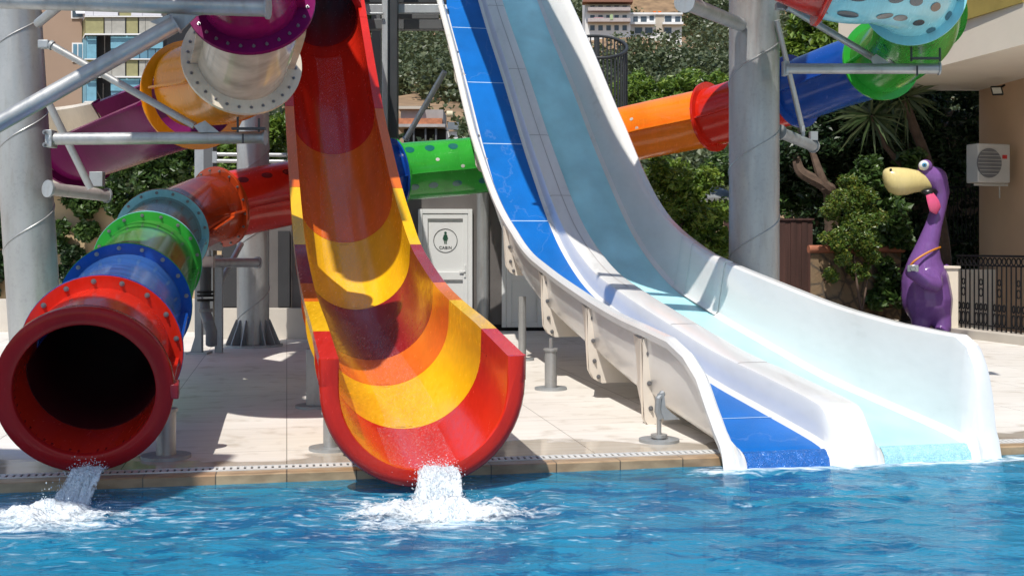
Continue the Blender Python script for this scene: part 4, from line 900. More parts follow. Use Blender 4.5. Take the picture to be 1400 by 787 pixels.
ivy('wall_ivy', (90, 23.9), 'ivy with thin hanging shoots low on the ochre wall', [(85, 380, 24, 22, .15), (100, 350, 24, 16, .15)], 900, 26, l_dark)
tree('garden_tree', (330, 27.5), 'green tree glimpsed between the middle pole and the open slide', 'tree', [(380, 190, 27.5, 36, .8), (330, 210, 27.5, 42, 1), (285, 215, 27.5, 38, .9), (375, 235, 27.5, 30, .7), (260, 250, 27.5, 38, .7)], 8000, .17, l_lemon, 23, [([(335, 430, 27.5), (333, 260, 27.5), (340, 200, 27.5)], .1, .05)])
tree('garden_tree', (490, 28), 'dark tree seen between the open slide and the steel tower', 'tree', [(505, 180, 28, 40, 1), (500, 110, 28, 40, 1), (490, 230, 28, 40, 1), (500, 50, 28, 40, 1)], 6000, .19, l_dark, 24, [([(500, 420, 28), (500, 260, 28), (502, 150, 28)], .12, .05)])
tree('bright_tree', (900, 44), 'light green tree line standing just beyond the orange tube section', 'tree', [(860, 120, 44, 26, 1.5), (900, 125, 44, 26, 1.5), (940, 115, 44, 24, 1.5), (975, 125, 44, 26, 1.5), (885, 150, 43, 26, 1.5), (925, 152, 43, 26, 1.5), (1000, 150, 44, 28, 1.5)], 14000, .2, l_lemon, 25)

# hillside wood (one mass)
r = np.random.default_rng(5); pos = []; n = 0
V_, F_ = [], []; base_c = []
while len(base_c) < 4600:
    y = 58 + 560*r.random()**1.35; x = (r.random()-.5)*(.95*y + 30)
    if r.random() < .22: y = 272 + 130*r.random(); x = y*(.02 + .2*r.random())
    dn = mnoise.noise(Vector((x*.035, y*.02, 2)))
    if dn < -.10 or (abs(mnoise.noise(Vector((x*.012, y*.05, 7)))) < .035): continue
    if 190 < y < 285 and .055*y < x < .17*y and (y > 225 or r.random() < .7): continue
    if 62 < y < 90 and -9.5 < x < -2: continue
    if 60 < y < 95 and x < -20: continue
    rad = (1.5 + 1.3*r.random())*(.8 + y/240); base_c.append((x, y, hillz(x, y) + rad*.55, rad, rad, rad*.85))
C_ = np.array(base_c)
for i, c in enumerate(C_):
    m_ = int(330 if c[1] < 150 else 150 if c[1] < 300 else 60)
    p = blob_points([c], m_, i, .7); p = p[p[:, 2] > c[2] - c[5]*.7]; v, f = leaves(p, .24 + c[1]*.0026, .8, .1, i); V_.append(v)
v = np.concatenate(V_); hw = mesh_np('hillside_wood', v, np.arange(len(v)).reshape(-1, 4), l_hill, None, (0, 200, 40))
tag(hw, 'dark olive woodland covering the hillside behind the park', 'woodland', kind='stuff')

# ---------------------------------------------------------------- far buildings
m_wallw = simple('render_white', (.74, .74, .73), .8, 0, .06, .3); m_wallc = simple('render_cream', (.45, .40, .33), .8, 0, .06, .3); m_glassd = simple('window_dark', (.05, .07, .09), .15, 0, .2, 1); m_brownw = simple('render_brown', (.33, .23, .165), .85, 0, .08, .3)
def pbox(parent, name, x0, x1, y0, y1, Y, d, mat, front=0, label=None, bevel=0):
    mb = MB(); mb.box((wx(x0, Y), Y-front, wz(y1, Y)), (wx(x1, Y), Y+d, wz(y0, Y))); o = mk(name, mb, mat, parent, smooth=0, bevel=bevel)
    if label: o['label'] = label
    return o
Y = 255
h2 = thing('hillside_house', P(896, 50, Y), 'white two storey house lower and to the right on the hillside', 'house', 'white houses on the hillside')
pbox(h2, 'wall', 862, 932, 20, 62, Y, 8, m_wallw); pbox(h2, 'wall', 896, 908, 19, 44, Y, .1, m_wallc, .15, 'tan wall strip')
pbox(h2, 'balcony', 862, 895, 32, 35, Y, .1, m_wallw, 1.4); pbox(h2, 'balcony', 905, 933, 32, 35, Y, .1, m_wallw, 1.4); pbox(h2, 'roof_edge', 861, 933, 18, 20.5, Y, .1, m_wallw, .5)
for a_, b_, c_, d_ in ((866, 872, 23, 31), (876, 884, 23, 31), (888, 894, 22, 28), (899, 905, 23, 27), (909, 918, 22, 31), (923, 930, 23, 31), (868, 878, 38, 46), (882, 892, 38, 46), (908, 918, 38, 46)): pbox(h2, 'window', a_, b_, c_, d_, Y, .05, m_glassd, .08)
for a_, c_ in ((893, 17), (900, 17)): pbox(h2, 'water_heater', a_, a_+4, c_-1.5, c_+1, Y+1, .6, m_orange)
h1 = thing('hillside_house', P(826, 50, Y-4), 'larger stepped white apartment house higher on the hillside to the left', 'house', 'white houses on the hillside'); Y = 251
pbox(h1, 'wall', 800, 862, -14, 60, Y, 10, m_wallw); pbox(h1, 'roof', 796, 864, 3, 6, Y, 1, simple('roof_tile_red', (.25, .12, .08), .9), 2.4)
for yy in (-8, 15, 30): pbox(h1, 'balcony', 803, 861, yy-3, yy+2, Y, .1, simple('balcony_band', (.42, .37, .36), .8), 1.8)
for yy in (-7, 8, 21, 35):
    for xx in (807, 818, 829, 840, 851): pbox(h1, 'window', xx, xx+6, yy, yy+7, Y, .05, m_glassd, .08)
pbox(h1, 'parasol', 812, 825, 24, 27, Y-1.5, .8, simple('pink_cloth', (.5, .25, .27), .9)); pbox(h1, 'parasol', 834, 838, 20, 27, Y-1.9, .8, simple('green_cloth', (.35, .45, .25), .9))
# brick ruin
Y = 80
ru = thing('brick_house', P(590, 196, Y), 'unfinished brick house with grey slab behind the bright green tube section', 'house')
pbox(ru, 'wall', 548, 606, 150, 172, Y, 4, simple('grey_block', (.30, .28, .27), .9, 0, .2, 1)); pbox(ru, 'brick_course', 545, 605, 163, 172, Y, 3, simple('brick_red', (.42, .16, .08), .9, 0, .3, 4), .6)
pbox(ru, 'slab', 544, 610, 172, 176, Y, 4, simple('slab', (.36, .34, .33), .9), 1.2); pbox(ru, 'opening', 552, 610, 177, 200, Y, 3, simple('dark_room', (.03, .03, .03), .9))
for xx in (566, 582, 596): pbox(ru, 'pillar', xx, xx+2.2, 176, 200, Y, .3, m_conc, .9)
pbox(ru, 'parapet', 545, 580, 146, 150, Y, 4, m_wallc, .4); pbox(ru, 'side_wall', 610, 628, 180, 205, Y, 4, m_wallw, .2); pbox(ru, 'solar_panel', 612, 627, 167, 177, Y-.5, .2, simple('panel_grey', (.16, .18, .2), .3))
mb = MB(); mb.tube([P(611, 156, Y-.4), P(619, 156, Y-.4)], .22, 12); mk('water_tank', mb, simple('tank_cream', (.6, .52, .35), .6), ru)
# apartment block at the left
Y = 84
ap = thing('apartment_block', P(150, 250, Y), 'brown and white apartment block with glazed balconies at the upper left', 'apartment block')
pbox(ap, 'wall', 36, 112, -60, 260, Y, 10, m_brownw); pbox(ap, 'bay', 112, 228, -60, 260, Y+.3, 8, m_cabin, 0, 'dark recessed bay')
def bay(y0, y1, mat, name, xs, front=1.5, label=None):
    a_ = [(114, 0), (128, front), (232, front)]
    for (xa, xb, m_) in xs:
        fa, fb = (front*min(1, (xa-113)/15), front*min(1, (xb-113)/15)); mb = MB(); z0, z1 = wz(y1, Y), wz(y0, Y)
        mb.plate([(wx(xa, Y), Y-fa, z0), (wx(xb, Y), Y-fb, z0), (wx(xb, Y), Y-fb, z1), (wx(xa, Y), Y-fa, z1)], (0, .12, 0)); mk(name, mb, m_ or mat, ap, smooth=0)
m_olive = simple('panel_olive', (.30, .28, .13), .6); m_grayp = simple('panel_grey_light', (.36, .35, .31), .6); m_awn = simple('awning_white', (.62, .62, .66), .8, 0, .05, .4)
m_glz = simple('glazing', (.10, .22, .30), .08, 0, .3, .6, spec=.8); m_blind = simple('blind_blue', (.16, .36, .46), .5)
for dy in (0, 57, 114, 171):
    bay(30+dy, 52+dy, m_olive, 'balcony_panel', [(113, 127, m_olive), (128, 152, m_olive), (154, 163, m_grayp), (163.5, 181, m_grayp), (183, 198, m_olive), (200, 208, m_grayp), (208.5, 230, m_grayp)], 1.6)
    bay(52+dy, 54+dy, m_wallw, 'floor_edge', [(113, 128, None), (128, 232, None)], 1.75); bay(28.5+dy, 30+dy, m_wallw, 'floor_edge', [(113, 128, None), (128, 232, None)], 1.75)
    bay(54+dy, 86+dy, m_glz, 'glazing', [(113, 127, m_blind), (128, 141, m_blind), (161, 173, None), (174, 187, None), (188, 199, None), (200, 210, None), (211, 220, None), (221, 230, None)], 1.4)
    bay(54+dy, 71+dy, m_blind, 'roller_blind', [(161, 199, None), (200, 231, None)], 1.48)
bay(-40, 28, m_awn, 'awning_panel', [(113, 127, None), (128, 139, None), (139.5, 172, None), (190, 205, None), (205.5, 230, None)], 1.7); bay(-40, 20, m_awn, 'awning_panel', [(172.5, 189, None)], 1.7)
bay(24, 28.5, m_olive, 'balcony_panel', [(174, 190, None)], 1.66)
o = pbox(ap, 'window', 99, 114, 59, 85, Y, .1, m_wallw, .1); pbox(o, 'pane', 101, 106, 61, 83, Y, .05, m_glz, .14); pbox(o, 'pane', 108, 113, 61, 83, Y, .05, m_glz, .14)
o = pbox(ap, 'window', 98, 120, 3, 26, Y, .1, m_wallw, .12); pbox(o, 'pane', 100, 118, 5, 24, Y, .05, m_glassd, .16)
mb = MB(); mb.plate([P(100, 5, Y-.2), P(113, 5, Y-.2), P(121, 19, Y-1.6), P(104, 19, Y-1.6)], (0, 0, .05)); mk('awning', mb, m_awn, ap, smooth=0)

# spiral staircase behind the white slide
ss = thing('spiral_staircase', (wx(816, 26.5), 26.5, 0), 'dark spiral staircase cage to the right behind the white slide top', 'staircase')
cx, r0 = wx(816, 26.5), 41/F*26.5; zt = wz(70, 26.5)
mb = MB(); mb.tube([(cx, 26.5, 0), (cx, 26.5, zt+.3)], .06, 10); mk('centre_post', mb, m_dark, ss)
mb = MB()
for k in range(44):
    q = 2*math.pi*k/44; z_ = zt - .35 - .5*(1-math.cos(q)); mb.tube([(cx+r0*math.cos(q), 26.5+r0*math.sin(q), .5), (cx+r0*math.cos(q), 26.5+r0*math.sin(q), wz(64 - 22*math.sin(q), 26.5))], .017, 5)
o = mk('cage_bars', mb, m_dark, ss); o['kind'] = 'stuff'
mb = MB(); mb.tube([(cx+r0*math.cos(q), 26.5+r0*math.sin(q), wz(64 - 22*math.sin(q), 26.5)) for q in [2*math.pi*k/40 for k in range(41)]], .035, 8); mk('handrail', mb, m_dark, ss)
for k in range(14):
    q = k*.55; mb = MB(); d_ = Vector((math.cos(q), math.sin(q), 0)); n_ = Vector((-d_.y, d_.x, 0)); c0 = Vector((cx, 26.5, .8+k*.2)); mb.plate([c0 - n_*.04, c0 + d_*r0*.95 - n_*.14, c0 + d_*r0*.95 + n_*.14, c0 + n_*.04], (0, 0, .03)); mk('step', mb, m_dark, ss, smooth=0)

# ---------------------------------------------------------------- right side: building, wall, fence, railing
m_hotel = simple('render_pale', (.74, .66, .54), .8, 0, .05, 1.2, .15); m_hotel2 = simple('render_peach', (.64, .43, .27), .85, 0, .06, 1.0, .15)
ho = thing('hotel_building', (9.3, 21, 0), 'pale building with projecting balcony slab at the upper right corner', 'building')
mb = MB(); mb.prism([(7.9, 17.6), (12, 17.6), (14, 23.3), (6.5, 23.3), (7.0, 21.8), (7.36, 20.1)], 4.72, 9.5); mk('balcony_slab', mb, m_hotel, ho, smooth=0)
mb = MB(); mb.prism([(9.28, 23.25), (9.42, 21.6), (9.75, 18.0), (14, 18.0), (14, 23.25)], 0, 4.72); mk('wall', mb, m_hotel2, ho, smooth=0)
mb = MB(); mb.plate([(7.86, 17.9, 5.36), (7.45, 19.6, 5.36), (7.45, 19.6, 7.2), (7.86, 17.9, 7.2)], (-.05, 0, 0)); o = mk('balcony_panel', mb, simple('panel_mustard', (.33, .25, .06), .6), ho, smooth=0)
ac = thing('air_conditioner', P(1350, 225, 21.9), 'white outdoor air conditioner unit mounted on the peach wall', 'air conditioner'); 
m_acw = simple('ac_white', (.50, .49, .45), .5, 0, .04, 4)
c0 = P(1351, 224, 21.7); ax = Vector((.93, .30, 0))*.37; ay = Vector((-.30, .93, 0))*.17
mb = MB(); mb.obox(c0, ax, ay, (0, 0, .36)); mk('casing', mb, m_acw, ac, bevel=.025, smooth=30)
nf = Vector((.30, -.93, 0)); mb = MB(); mb.disc(c0 + nf*.185 - ax*.35, nf, .27, .02, 32); g_ = mk('fan_opening', mb, simple('ac_dark', (.14, .145, .15), .5), ac)
for k in range(7): z_ = (k-3)*.066; hw = math.sqrt(max(.0, .26**2 - z_*z_)); mb = MB(); mb.obox(c0 + nf*.20 - ax*.35 + Vector((0, 0, z_)), ax.normalized()*hw, nf*.003, (0, 0, .004)); mk('grille_bar', mb, m_acw, g_, smooth=0)
mb = MB(); mb.obox(c0 + nf*.178 + ax*.62 + Vector((0, 0, .12)), ax*.14, nf*.004, (0, 0, .035)); mk('red_label', mb, simple('label_red', (.5, .03, .03), .5), ac)
mb = MB(); mb.obox(c0 + Vector((.05, 0, -.39)), ax*1.05, (0, .012, 0), (0, 0, .02)); mb.tube([c0 + ax*.9 + Vector((.1, .2, -.38)), c0 + ax*.9 + Vector((.1, .2, .3))], .02, 6); mb.tube([c0 + ax*.7 + Vector((0, 0, -.38)), c0 + ax*1.0 + Vector((.0, .2, -.62))], .012, 6); mk('bracket', mb, m_acw, ac)
fl = thing('floodlight', P(1365, 122, 21.6), 'small black floodlight under the balcony slab', 'floodlight')
c0 = P(1363, 124, 21.4); mb = MB(); mb.obox(c0, (.09, -.03, 0), (.02, .05, .02), (-.02, 0, .075)); mk('housing', mb, m_black, fl, bevel=.01); mb = MB(); mb.obox(c0 + Vector((-.03, -.07, -.01)), (.07, -.025, 0), (0, .006, 0), (-.015, 0, .055)); mk('lens', mb, simple('lamp_glass', (.4, .38, .3), .15), fl); mb = MB(); mb.tube([c0 + Vector((.05, .03, .05)), c0 + Vector((.2, .15, .12))], .02, 6); mk('arm', mb, m_black, fl)
# pillar, kerb and iron railing
pi_ = thing('beige_pillar', (wx(1298, 21.3), 21.3, 0), 'square beige pillar between the statue and the iron railing', 'pillar')
a_, b_ = wx(1290, 21.2), wx(1309, 21.2); mb = MB(); mb.box((a_, 21.2, 0), (b_+.02, 21.7, 1.22)); mk('shaft', mb, m_hotel, pi_, smooth=0, bevel=.01); mb = MB(); mb.box((a_-.03, 21.17, 1.22), (b_+.05, 21.73, 1.27)); mk('cap', mb, m_hotel, pi_, smooth=0, bevel=.01)
R0 = Vector((8.12, 21.35, .16)); R1 = Vector((9.15, 17.2, .16)); dr = (R1-R0).normalized(); Lr = (R1-R0).length; nr = Vector((-dr.y, dr.x, 0))
kb = MB(); kb.obox((R0+R1)/2 + Vector((0, 0, -.085)) - dr*.2, dr*(Lr/2+.35), nr*.24, (0, 0, .08)); tag(mk('kerb', kb, m_beige, origin=(8.5, 19, 0), smooth=0, bevel=.01), 'low beige kerb carrying the black iron railing at the right', 'kerb')
ra = thing('iron_railing', R0, 'black wrought iron railing with scroll ornaments at the right edge', 'railing')
def bar(p, q, r, name='baluster', n=6):
    mb = MB(); mb.tube([p, q], r, n); return mk(name, mb, m_black, ra)
bar(R0 + Vector((0, 0, .08)), R1 + Vector((0, 0, .08)), .014, 'bottom_rail'); bar(R0 + Vector((0, 0, 1.13)), R1 + Vector((0, 0, 1.13)), .014, 'middle_rail')
mb = MB(); mb.obox((R0+R1)/2 + Vector((0, 0, 1.30)), dr*(Lr/2), nr*.03, (0, 0, .018)); mk('handrail', mb, m_black, ra)
nb = int(Lr/.125)
def ringlet(c, rx_, rz_, r=.009):
    return [c + dr*rx_*math.cos(q) + Vector((0, 0, rz_*math.sin(q))) for q in [2*math.pi*k/14 for k in range(15)]]
for k in range(nb+1):
    c0 = R0 + dr*(k*Lr/nb); bar(c0, c0 + Vector((0, 0, 1.13)), .013)
    if k < nb:
        cc = c0 + dr*.0625
        for z_, a_, b_ in [(1.205, .05, .06), (.20, .045, .10), (.40, .03, .06)] + ([(.66, .05, .07), (.84, .04, .05)] if k % 4 == 1 else []):
            if z_ > 1 or k % 2 == 0 or k % 4 == 1: mb = MB(); mb.tube(ringlet(cc + Vector((0, 0, z_)), a_, b_), .012, 6, False); mk('scroll', mb, m_black, ra)
wall('terrace_wall', 8.25, 13, 22.6, 0, 1.18, m_hotel, 'pale terrace wall seen through the iron railing')
ur = thing('iron_railing', P(1325, 330, 24), 'dark upper iron railing in deep shade below the air conditioner', 'railing')
for (z_, rr_) in ((wz(256, 24), .02), (wz(330, 24), .015)): mb = MB(); mb.tube([(wx(1296, 24), 24, z_), (9.3, 24, z_)], rr_, 6); mk('rail', mb, m_black, ur)
for k in range(9): x_ = wx(1298, 24) + k*.085; mb = MB(); mb.tube([(x_, 24, wz(330, 24)), (x_, 24, wz(256, 24))], .010, 6); mk('baluster', mb, m_black, ur)
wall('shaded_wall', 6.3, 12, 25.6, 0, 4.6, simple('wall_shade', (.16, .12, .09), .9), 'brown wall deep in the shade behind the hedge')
# stone wall with terracotta coping
m_stone, t, b = base_mat('rubble_stone'); vr = tnoise(t, 3.2, kind='ShaderNodeTexVoronoi'); vr2 = tnoise(t, 3.2, kind='ShaderNodeTexVoronoi'); vr2.feature = 'DISTANCE_TO_EDGE'
mx = N(t, 'ShaderNodeMixRGB'); t.links.new(ramp(t, vr2.outputs['Distance'], [(.02, (0,)*3), (.07, (1,)*3)]), mx.inputs[0]); mx.inputs[1].default_value = (.09, .07, .05, 1)
t.links.new(ramp(t, vr.outputs['Color'], [(.35, (.10, .055, .025)), (.5, (.19, .11, .05)), (.65, (.22, .15, .085))]), mx.inputs[2]); t.links.new(mx.outputs[0], b.inputs['Base Color']); b.inputs['Roughness'].default_value = .85
bump(t, b, tnoise(t, 12, 6).outputs[0], .6, .02)
stw = thing('stone_wall', (wx(1150, 22.2), 22.2, 0), 'rubble stone wall with rounded terracotta coping right of the brown fence', 'wall')
mb = MB(); mb.prism([(wx(1108, 22), 22), (wx(1150, 22.1), 22.1), (wx(1232, 22.9), 22.9), (wx(1232, 23.2), 23.2), (wx(1108, 22.5), 22.5)], 0, 1.52); mk('masonry', mb, m_stone, stw, smooth=0, bevel=.01)
m_terra = simple('terracotta', (.36, .13, .07), .7, 0, .15, 4)
mb = MB(); mb.tube([(wx(1105, 22), 21.98, 1.575), (wx(1152, 22.1), 22.08, 1.575)], .075, 12); mb.tube([(wx(1152, 22.1), 22.08, 1.575), (wx(1234, 22.9), 22.88, 1.575)], .075, 12); mk('coping', mb, m_terra, stw)
kb = MB(); path_, _ = catmull([(wx(1172, 21), 21.3, .12), (wx(1215, 21), 21.5, .12), (wx(1252, 21), 22.0, .12), (wx(1256, 21), 22.6, .12)], 8); kb.rings([[p + Vector((0, -.09, -.12)), p + Vector((0, -.09, .12)), p + Vector((.02, .09, .12)), p + Vector((.02, .09, -.12))] for p in path_]); tag(mk('planter_kerb', kb, m_beige, origin=(wx(1215, 21), 21.5, 0), smooth=0), 'curved beige planter kerb in front of the shrubs beside the statue', 'kerb')
soil = MB(); soil.prism([(wx(1172, 21), 21.3), (wx(1215, 21), 21.5), (wx(1252, 21), 22.0), (wx(1256, 21), 22.9), (wx(1108, 21.9), 21.9)], .0, .18); o = struct('planter_soil', soil, m_earth, smooth=0)
bf = thing('brown_fence', (wx(1050, 24), 24, 0), 'dark brown board fence right of the thick right pole', 'fence')
m_fence = simple('fence_brown', (.06, .026, .02), .6, 0, .35, 1.2, .3, stretch=(8, 8, .4))
for k in range(16):
    xa = wx(990 + k*7.6, 24); mb = MB(); mb.box((xa, 24 + .012*(k % 2), .05), (xa + 7.2/F*24, 24.03 + .012*(k % 2), wz(301, 24))); mk('board', mb, m_fence, bf, smooth=0)
mb = MB(); mb.box((wx(988, 24), 23.97, wz(301, 24)), (wx(1113, 24), 24.06, wz(298.5, 24))); mk('top_rail', mb, m_fence, bf, smooth=0)
def gazebo(px0, px1, pyt, pyb, Y, label):
    g_ = thing('gazebo', (wx((px0+px1)/2, Y), Y, 0), label, 'gazebo', 'grey roofed gazebos in the garden'); zt, zb = wz(pyt, Y), wz(pyb, Y); xa, xb = wx(px0, Y), wx(px1, Y); xm = (xa+xb)/2
    mb = MB(); mb.add([(xa, Y-1.2, zb), (xb, Y-1.2, zb), (xb, Y+1.2, zb), (xa, Y+1.2, zb), (xm-.2, Y, zt), (xm+.2, Y, zt)], [(0, 1, 5, 4), (1, 2, 5), (2, 3, 4, 5), (3, 0, 4), (0, 3, 2, 1)]); mk('roof', mb, simple('slate', (.19, .20, .20), .6, 0, .2, 6), g_, smooth=0)
    for x_ in (xa+.15, xb-.15):
        mb = MB(); mb.box((x_-.05, Y-1.1, 0), (x_+.05, Y-1.0, zb)); mk('post', mb, m_fence, g_, smooth=0)
gazebo(936, 1008, 256, 273, 28, 'larger grey roofed gazebo left of the right pole'); gazebo(1058, 1098, 267, 286, 28, 'smaller grey roofed gazebo right of the right pole')

# ---------------------------------------------------------------- purple long-necked statue
sY = 21.35; su = sY/F
def sp(px, py, d=0): p = P(px, py, sY); return Vector((p.x, sY + d, p.z))
st = thing('statue', (wx(1268, sY), sY, 0), 'glossy purple long necked statue with yellow beak and pink tongue', 'statue')
m_pur = fibre('statue_purple', (.165, .075, .255)); m_pur.node_tree.nodes['Principled BSDF'].inputs['Specular IOR Level'].default_value = .22; 
sv = [(1267, 408, 0, 34), (1265, 386, 0, 32), (1264, 362, 0, 23), (1268, 336, 0, 15), (1276, 310, 0, 11.5), (1283, 284, 0, 10.5), (1285, 262, 0, 13), (1278, 245, 0, 17), (1266, 240, 0, 14),
      (1258, 430, -.10, 16), (1255, 444, -.14, 12), (1254, 451, -.16, 9), (1245, 454, -.26, 7.5),
      (1281, 430, -.08, 17), (1284, 444, -.16, 12), (1284, 451, -.18, 9), (1274, 454, -.34, 8),
      (1268, 378, -.40, 8), (1266, 388, -.50, 9.5), (1252, 385, -.56, 9.5), (1240, 376, -.54, 9), (1234, 371, -.50, 9),
      (1284, 396, .25, 18), (1304, 366, .35, 5)]
ed = [(0,1),(1,2),(2,3),(3,4),(4,5),(5,6),(6,7),(7,8),(0,9),(9,10),(10,11),(11,12),(0,13),(13,14),(14,15),(15,16),(1,17),(17,18),(18,19),(19,20),(20,21),(0,22),(22,23)]
mb = MB()
def ball(c, r_):
    rr = [[c + Vector((math.cos(q)*math.sin(p_), math.sin(q)*math.sin(p_), math.cos(p_)))*r_ for q in [2*math.pi*k/16 for k in range(16)]] for p_ in [math.pi*(j_+.02)/10.04 for j_ in range(11)]]; mb.rings(rr[::-1])
for a_, b_ in ed:
    n_ = 9; pa, pb = sp(*sv[a_][:3]), sp(*sv[b_][:3]); ra_, rb_ = sv[a_][3]*su, sv[b_][3]*su
    for k in range(n_): f = k/(n_-1); ball(pa.lerp(pb, f), ra_ + (rb_-ra_)*f)
bo = mk('body', mb, m_pur, st)
rm_ = bo.modifiers.new('remesh', 'REMESH'); rm_.mode = 'VOXEL'; rm_.voxel_size = .02; sm_ = bo.modifiers.new('smooth', 'SMOOTH'); sm_.iterations = 8; sm_.factor = .6
dg = bpy.context.evaluated_depsgraph_get(); me2 = bpy.data.meshes.new_from_object(bo.evaluated_get(dg)); bo.modifiers.clear(); bo.data = me2; me2.materials.clear(); me2.materials.append(m_pur); me2.polygons.foreach_set('use_smooth', [True]*len(me2.polygons))
def ell(pts, mat, name, parent=st, n=20, sq=1.0):
    mb = MB(); rr = []
    for (px, py, r_, d) in pts:
        c = sp(px, py, d); rr.append([c + Vector((0, math.cos(q)*r_*su*sq, math.sin(q)*r_*su)) for q in [2*math.pi*k/n for k in range(n)]])
    mb.rings(rr); return mk(name, mb, mat, parent, smooth=80)
m_beak = fibre('beak_yellow', (.60, .50, .22)); m_tongue = fibre('tongue_pink', (.62, .09, .20)); m_mouth = simple('mouth_black', (.01, .01, .012), .3)
ell([(1278, 252, 6, -.02), (1274, 252, 10, -.03), (1262, 249, 13, -.05), (1250, 248, 15.5, -.06), (1237, 248.5, 18.5, -.07), (1224, 248.5, 19.5, -.07), (1214, 246, 17, -.07), (1208.5, 243, 12, -.07), (1206, 240, 6, -.07), (1205.5, 239, 1, -.07)], m_beak, 'beak', sq=.8)
ell([(1278, 262, 4, -.10), (1268, 264, 6.5, -.16), (1260, 264, 4.5, -.16), (1256, 263, 1, -.14)], m_mouth, 'mouth')
mb = MB(); c = sp(1272, 276, -.2); rr = []
for k in range(9):
    f = k/8; cc = sp(1265 + 9*f, 266 + 27*f, -.22 - .05*math.sin(f*3)); wv = (5.5 + 3*math.sin(f*2.6))*su*(1 if f < .8 else (1-f)/.2*.8+.2); rr.append([cc + Vector((.9, 0, .35))*wv*math.cos(q) + Vector((0, 1, 0))*.02*math.sin(q) for q in [2*math.pi*j/12 for j in range(12)]])
mb.rings(rr); mk('tongue', mb, m_tongue, st, smooth=60)
def sphere(c, r_, mat, name, parent=st):
    mb = MB(); rr = [[c + Vector((math.cos(q)*math.sin(p_), math.sin(q)*math.sin(p_), math.cos(p_)))*r_ for q in [2*math.pi*k/20 for k in range(20)]] for p_ in [math.pi*(j+.02)/11.04 for j in range(12)]]; mb.rings(rr); return mk(name, mb, mat, parent, smooth=80)
m_eyew = simple('eye_white', (.7, .72, .72), .15); e_ = sp(1259, 227, -.16); sphere(sp(1263, 228, -.08), 9.5*su, m_pur, 'eyelid'); ey = sphere(e_, 7*su, m_eyew, 'eye'); dv = Vector((-.25, -1, .05)).normalized(); sphere(e_ + dv*3.6*su, 4.1*su, simple('iris_blue', (.05, .25, .45), .1), 'iris', ey); sphere(e_ + dv*6.1*su, 1.9*su, m_mouth, 'pupil', ey)
sphere(sp(1213, 233, -.2), 1.8*su, m_mouth, 'nostril')
mb = MB(); path_, _ = catmull([sp(1236, 364, -.30), sp(1242, 356, -.34), sp(1256, 347, -.33), sp(1270, 341, -.27), sp(1284, 338, -.05)], 8); mb.tube(path_, .02, 8); mk('strap', mb, simple('strap_orange', (.55, .20, .02), .4), st)
c = sp(1234, 366, -.56); mb = MB(); mb.obox(c, (.09, -.03, 0), (.02, .05, 0), (0, 0, .06)); mb.disc(c + Vector((-.03, -.08, 0)), (-.3, -1, 0), .045, .06, 16); mk('camera', mb, simple('camera_silver', (.35, .36, .38), .25, .7), st, bevel=.006)

# ---------------------------------------------------------------- splashes
m_foam, t, b = base_mat('white_water'); b.inputs['Base Color'].default_value = (.82, .87, .90, 1); b.inputs['Roughness'].default_value = .35; b.inputs['Subsurface Weight'].default_value = .0
fn = tnoise(t, 24, 8, stretch=(1, 1.6, 1)); bump(t, b, fn.outputs[0], 1, .05)
atn = N(t, 'ShaderNodeAttribute'); atn.attribute_name = 'dens'; ad = N(t, 'ShaderNodeMath', operation='MULTIPLY_ADD'); t.links.new(atn.outputs['Fac'], ad.inputs[0]); ad.inputs[1].default_value = .9; t.links.new(fn.outputs[0], ad.inputs[2])
tb = N(t, 'ShaderNodeBsdfTransparent'); ms = N(t, 'ShaderNodeMixShader'); t.links.new(ramp(t, ad.outputs[0], [(.70, (0,)*3), (1.12, (.92,)*3)]), ms.inputs[0]); t.links.new(tb.outputs[0], ms.inputs[1]); t.links.new(b.outputs[0], ms.inputs[2]); t.links.new(ms.outputs[0], t.nodes['Material Output'].inputs[0])
m_drop, t, b = base_mat('droplets'); b.inputs['Base Color'].default_value = (.80, .88, .92, 1); b.inputs['Roughness'].default_value = .1; tb = N(t, 'ShaderNodeBsdfTransparent'); ms = N(t, 'ShaderNodeMixShader'); ms.inputs[0].default_value = .35; t.links.new(b.outputs[0], ms.inputs[1]); t.links.new(tb.outputs[0], ms.inputs[2]); t.links.new(ms.outputs[0], t.nodes['Material Output'].inputs[0])
def octa(V, Fc, c, r_, d=(0, 0, 1), st_=1.0):
    i = len(V); d = Vector(d).normalized(); a = d.orthogonal().normalized(); e = d.cross(a); c = Vector(c)
    V += [tuple(c + q) for q in (a*r_, e*r_, -a*r_, -e*r_, d*r_*st_, -d*r_*st_)]; Fc += [(i, i+1, i+4), (i+1, i+2, i+4), (i+2, i+3, i+4), (i+3, i, i+4), (i+1, i, i+5), (i+2, i+1, i+5), (i+3, i+2, i+5), (i, i+3, i+5)]
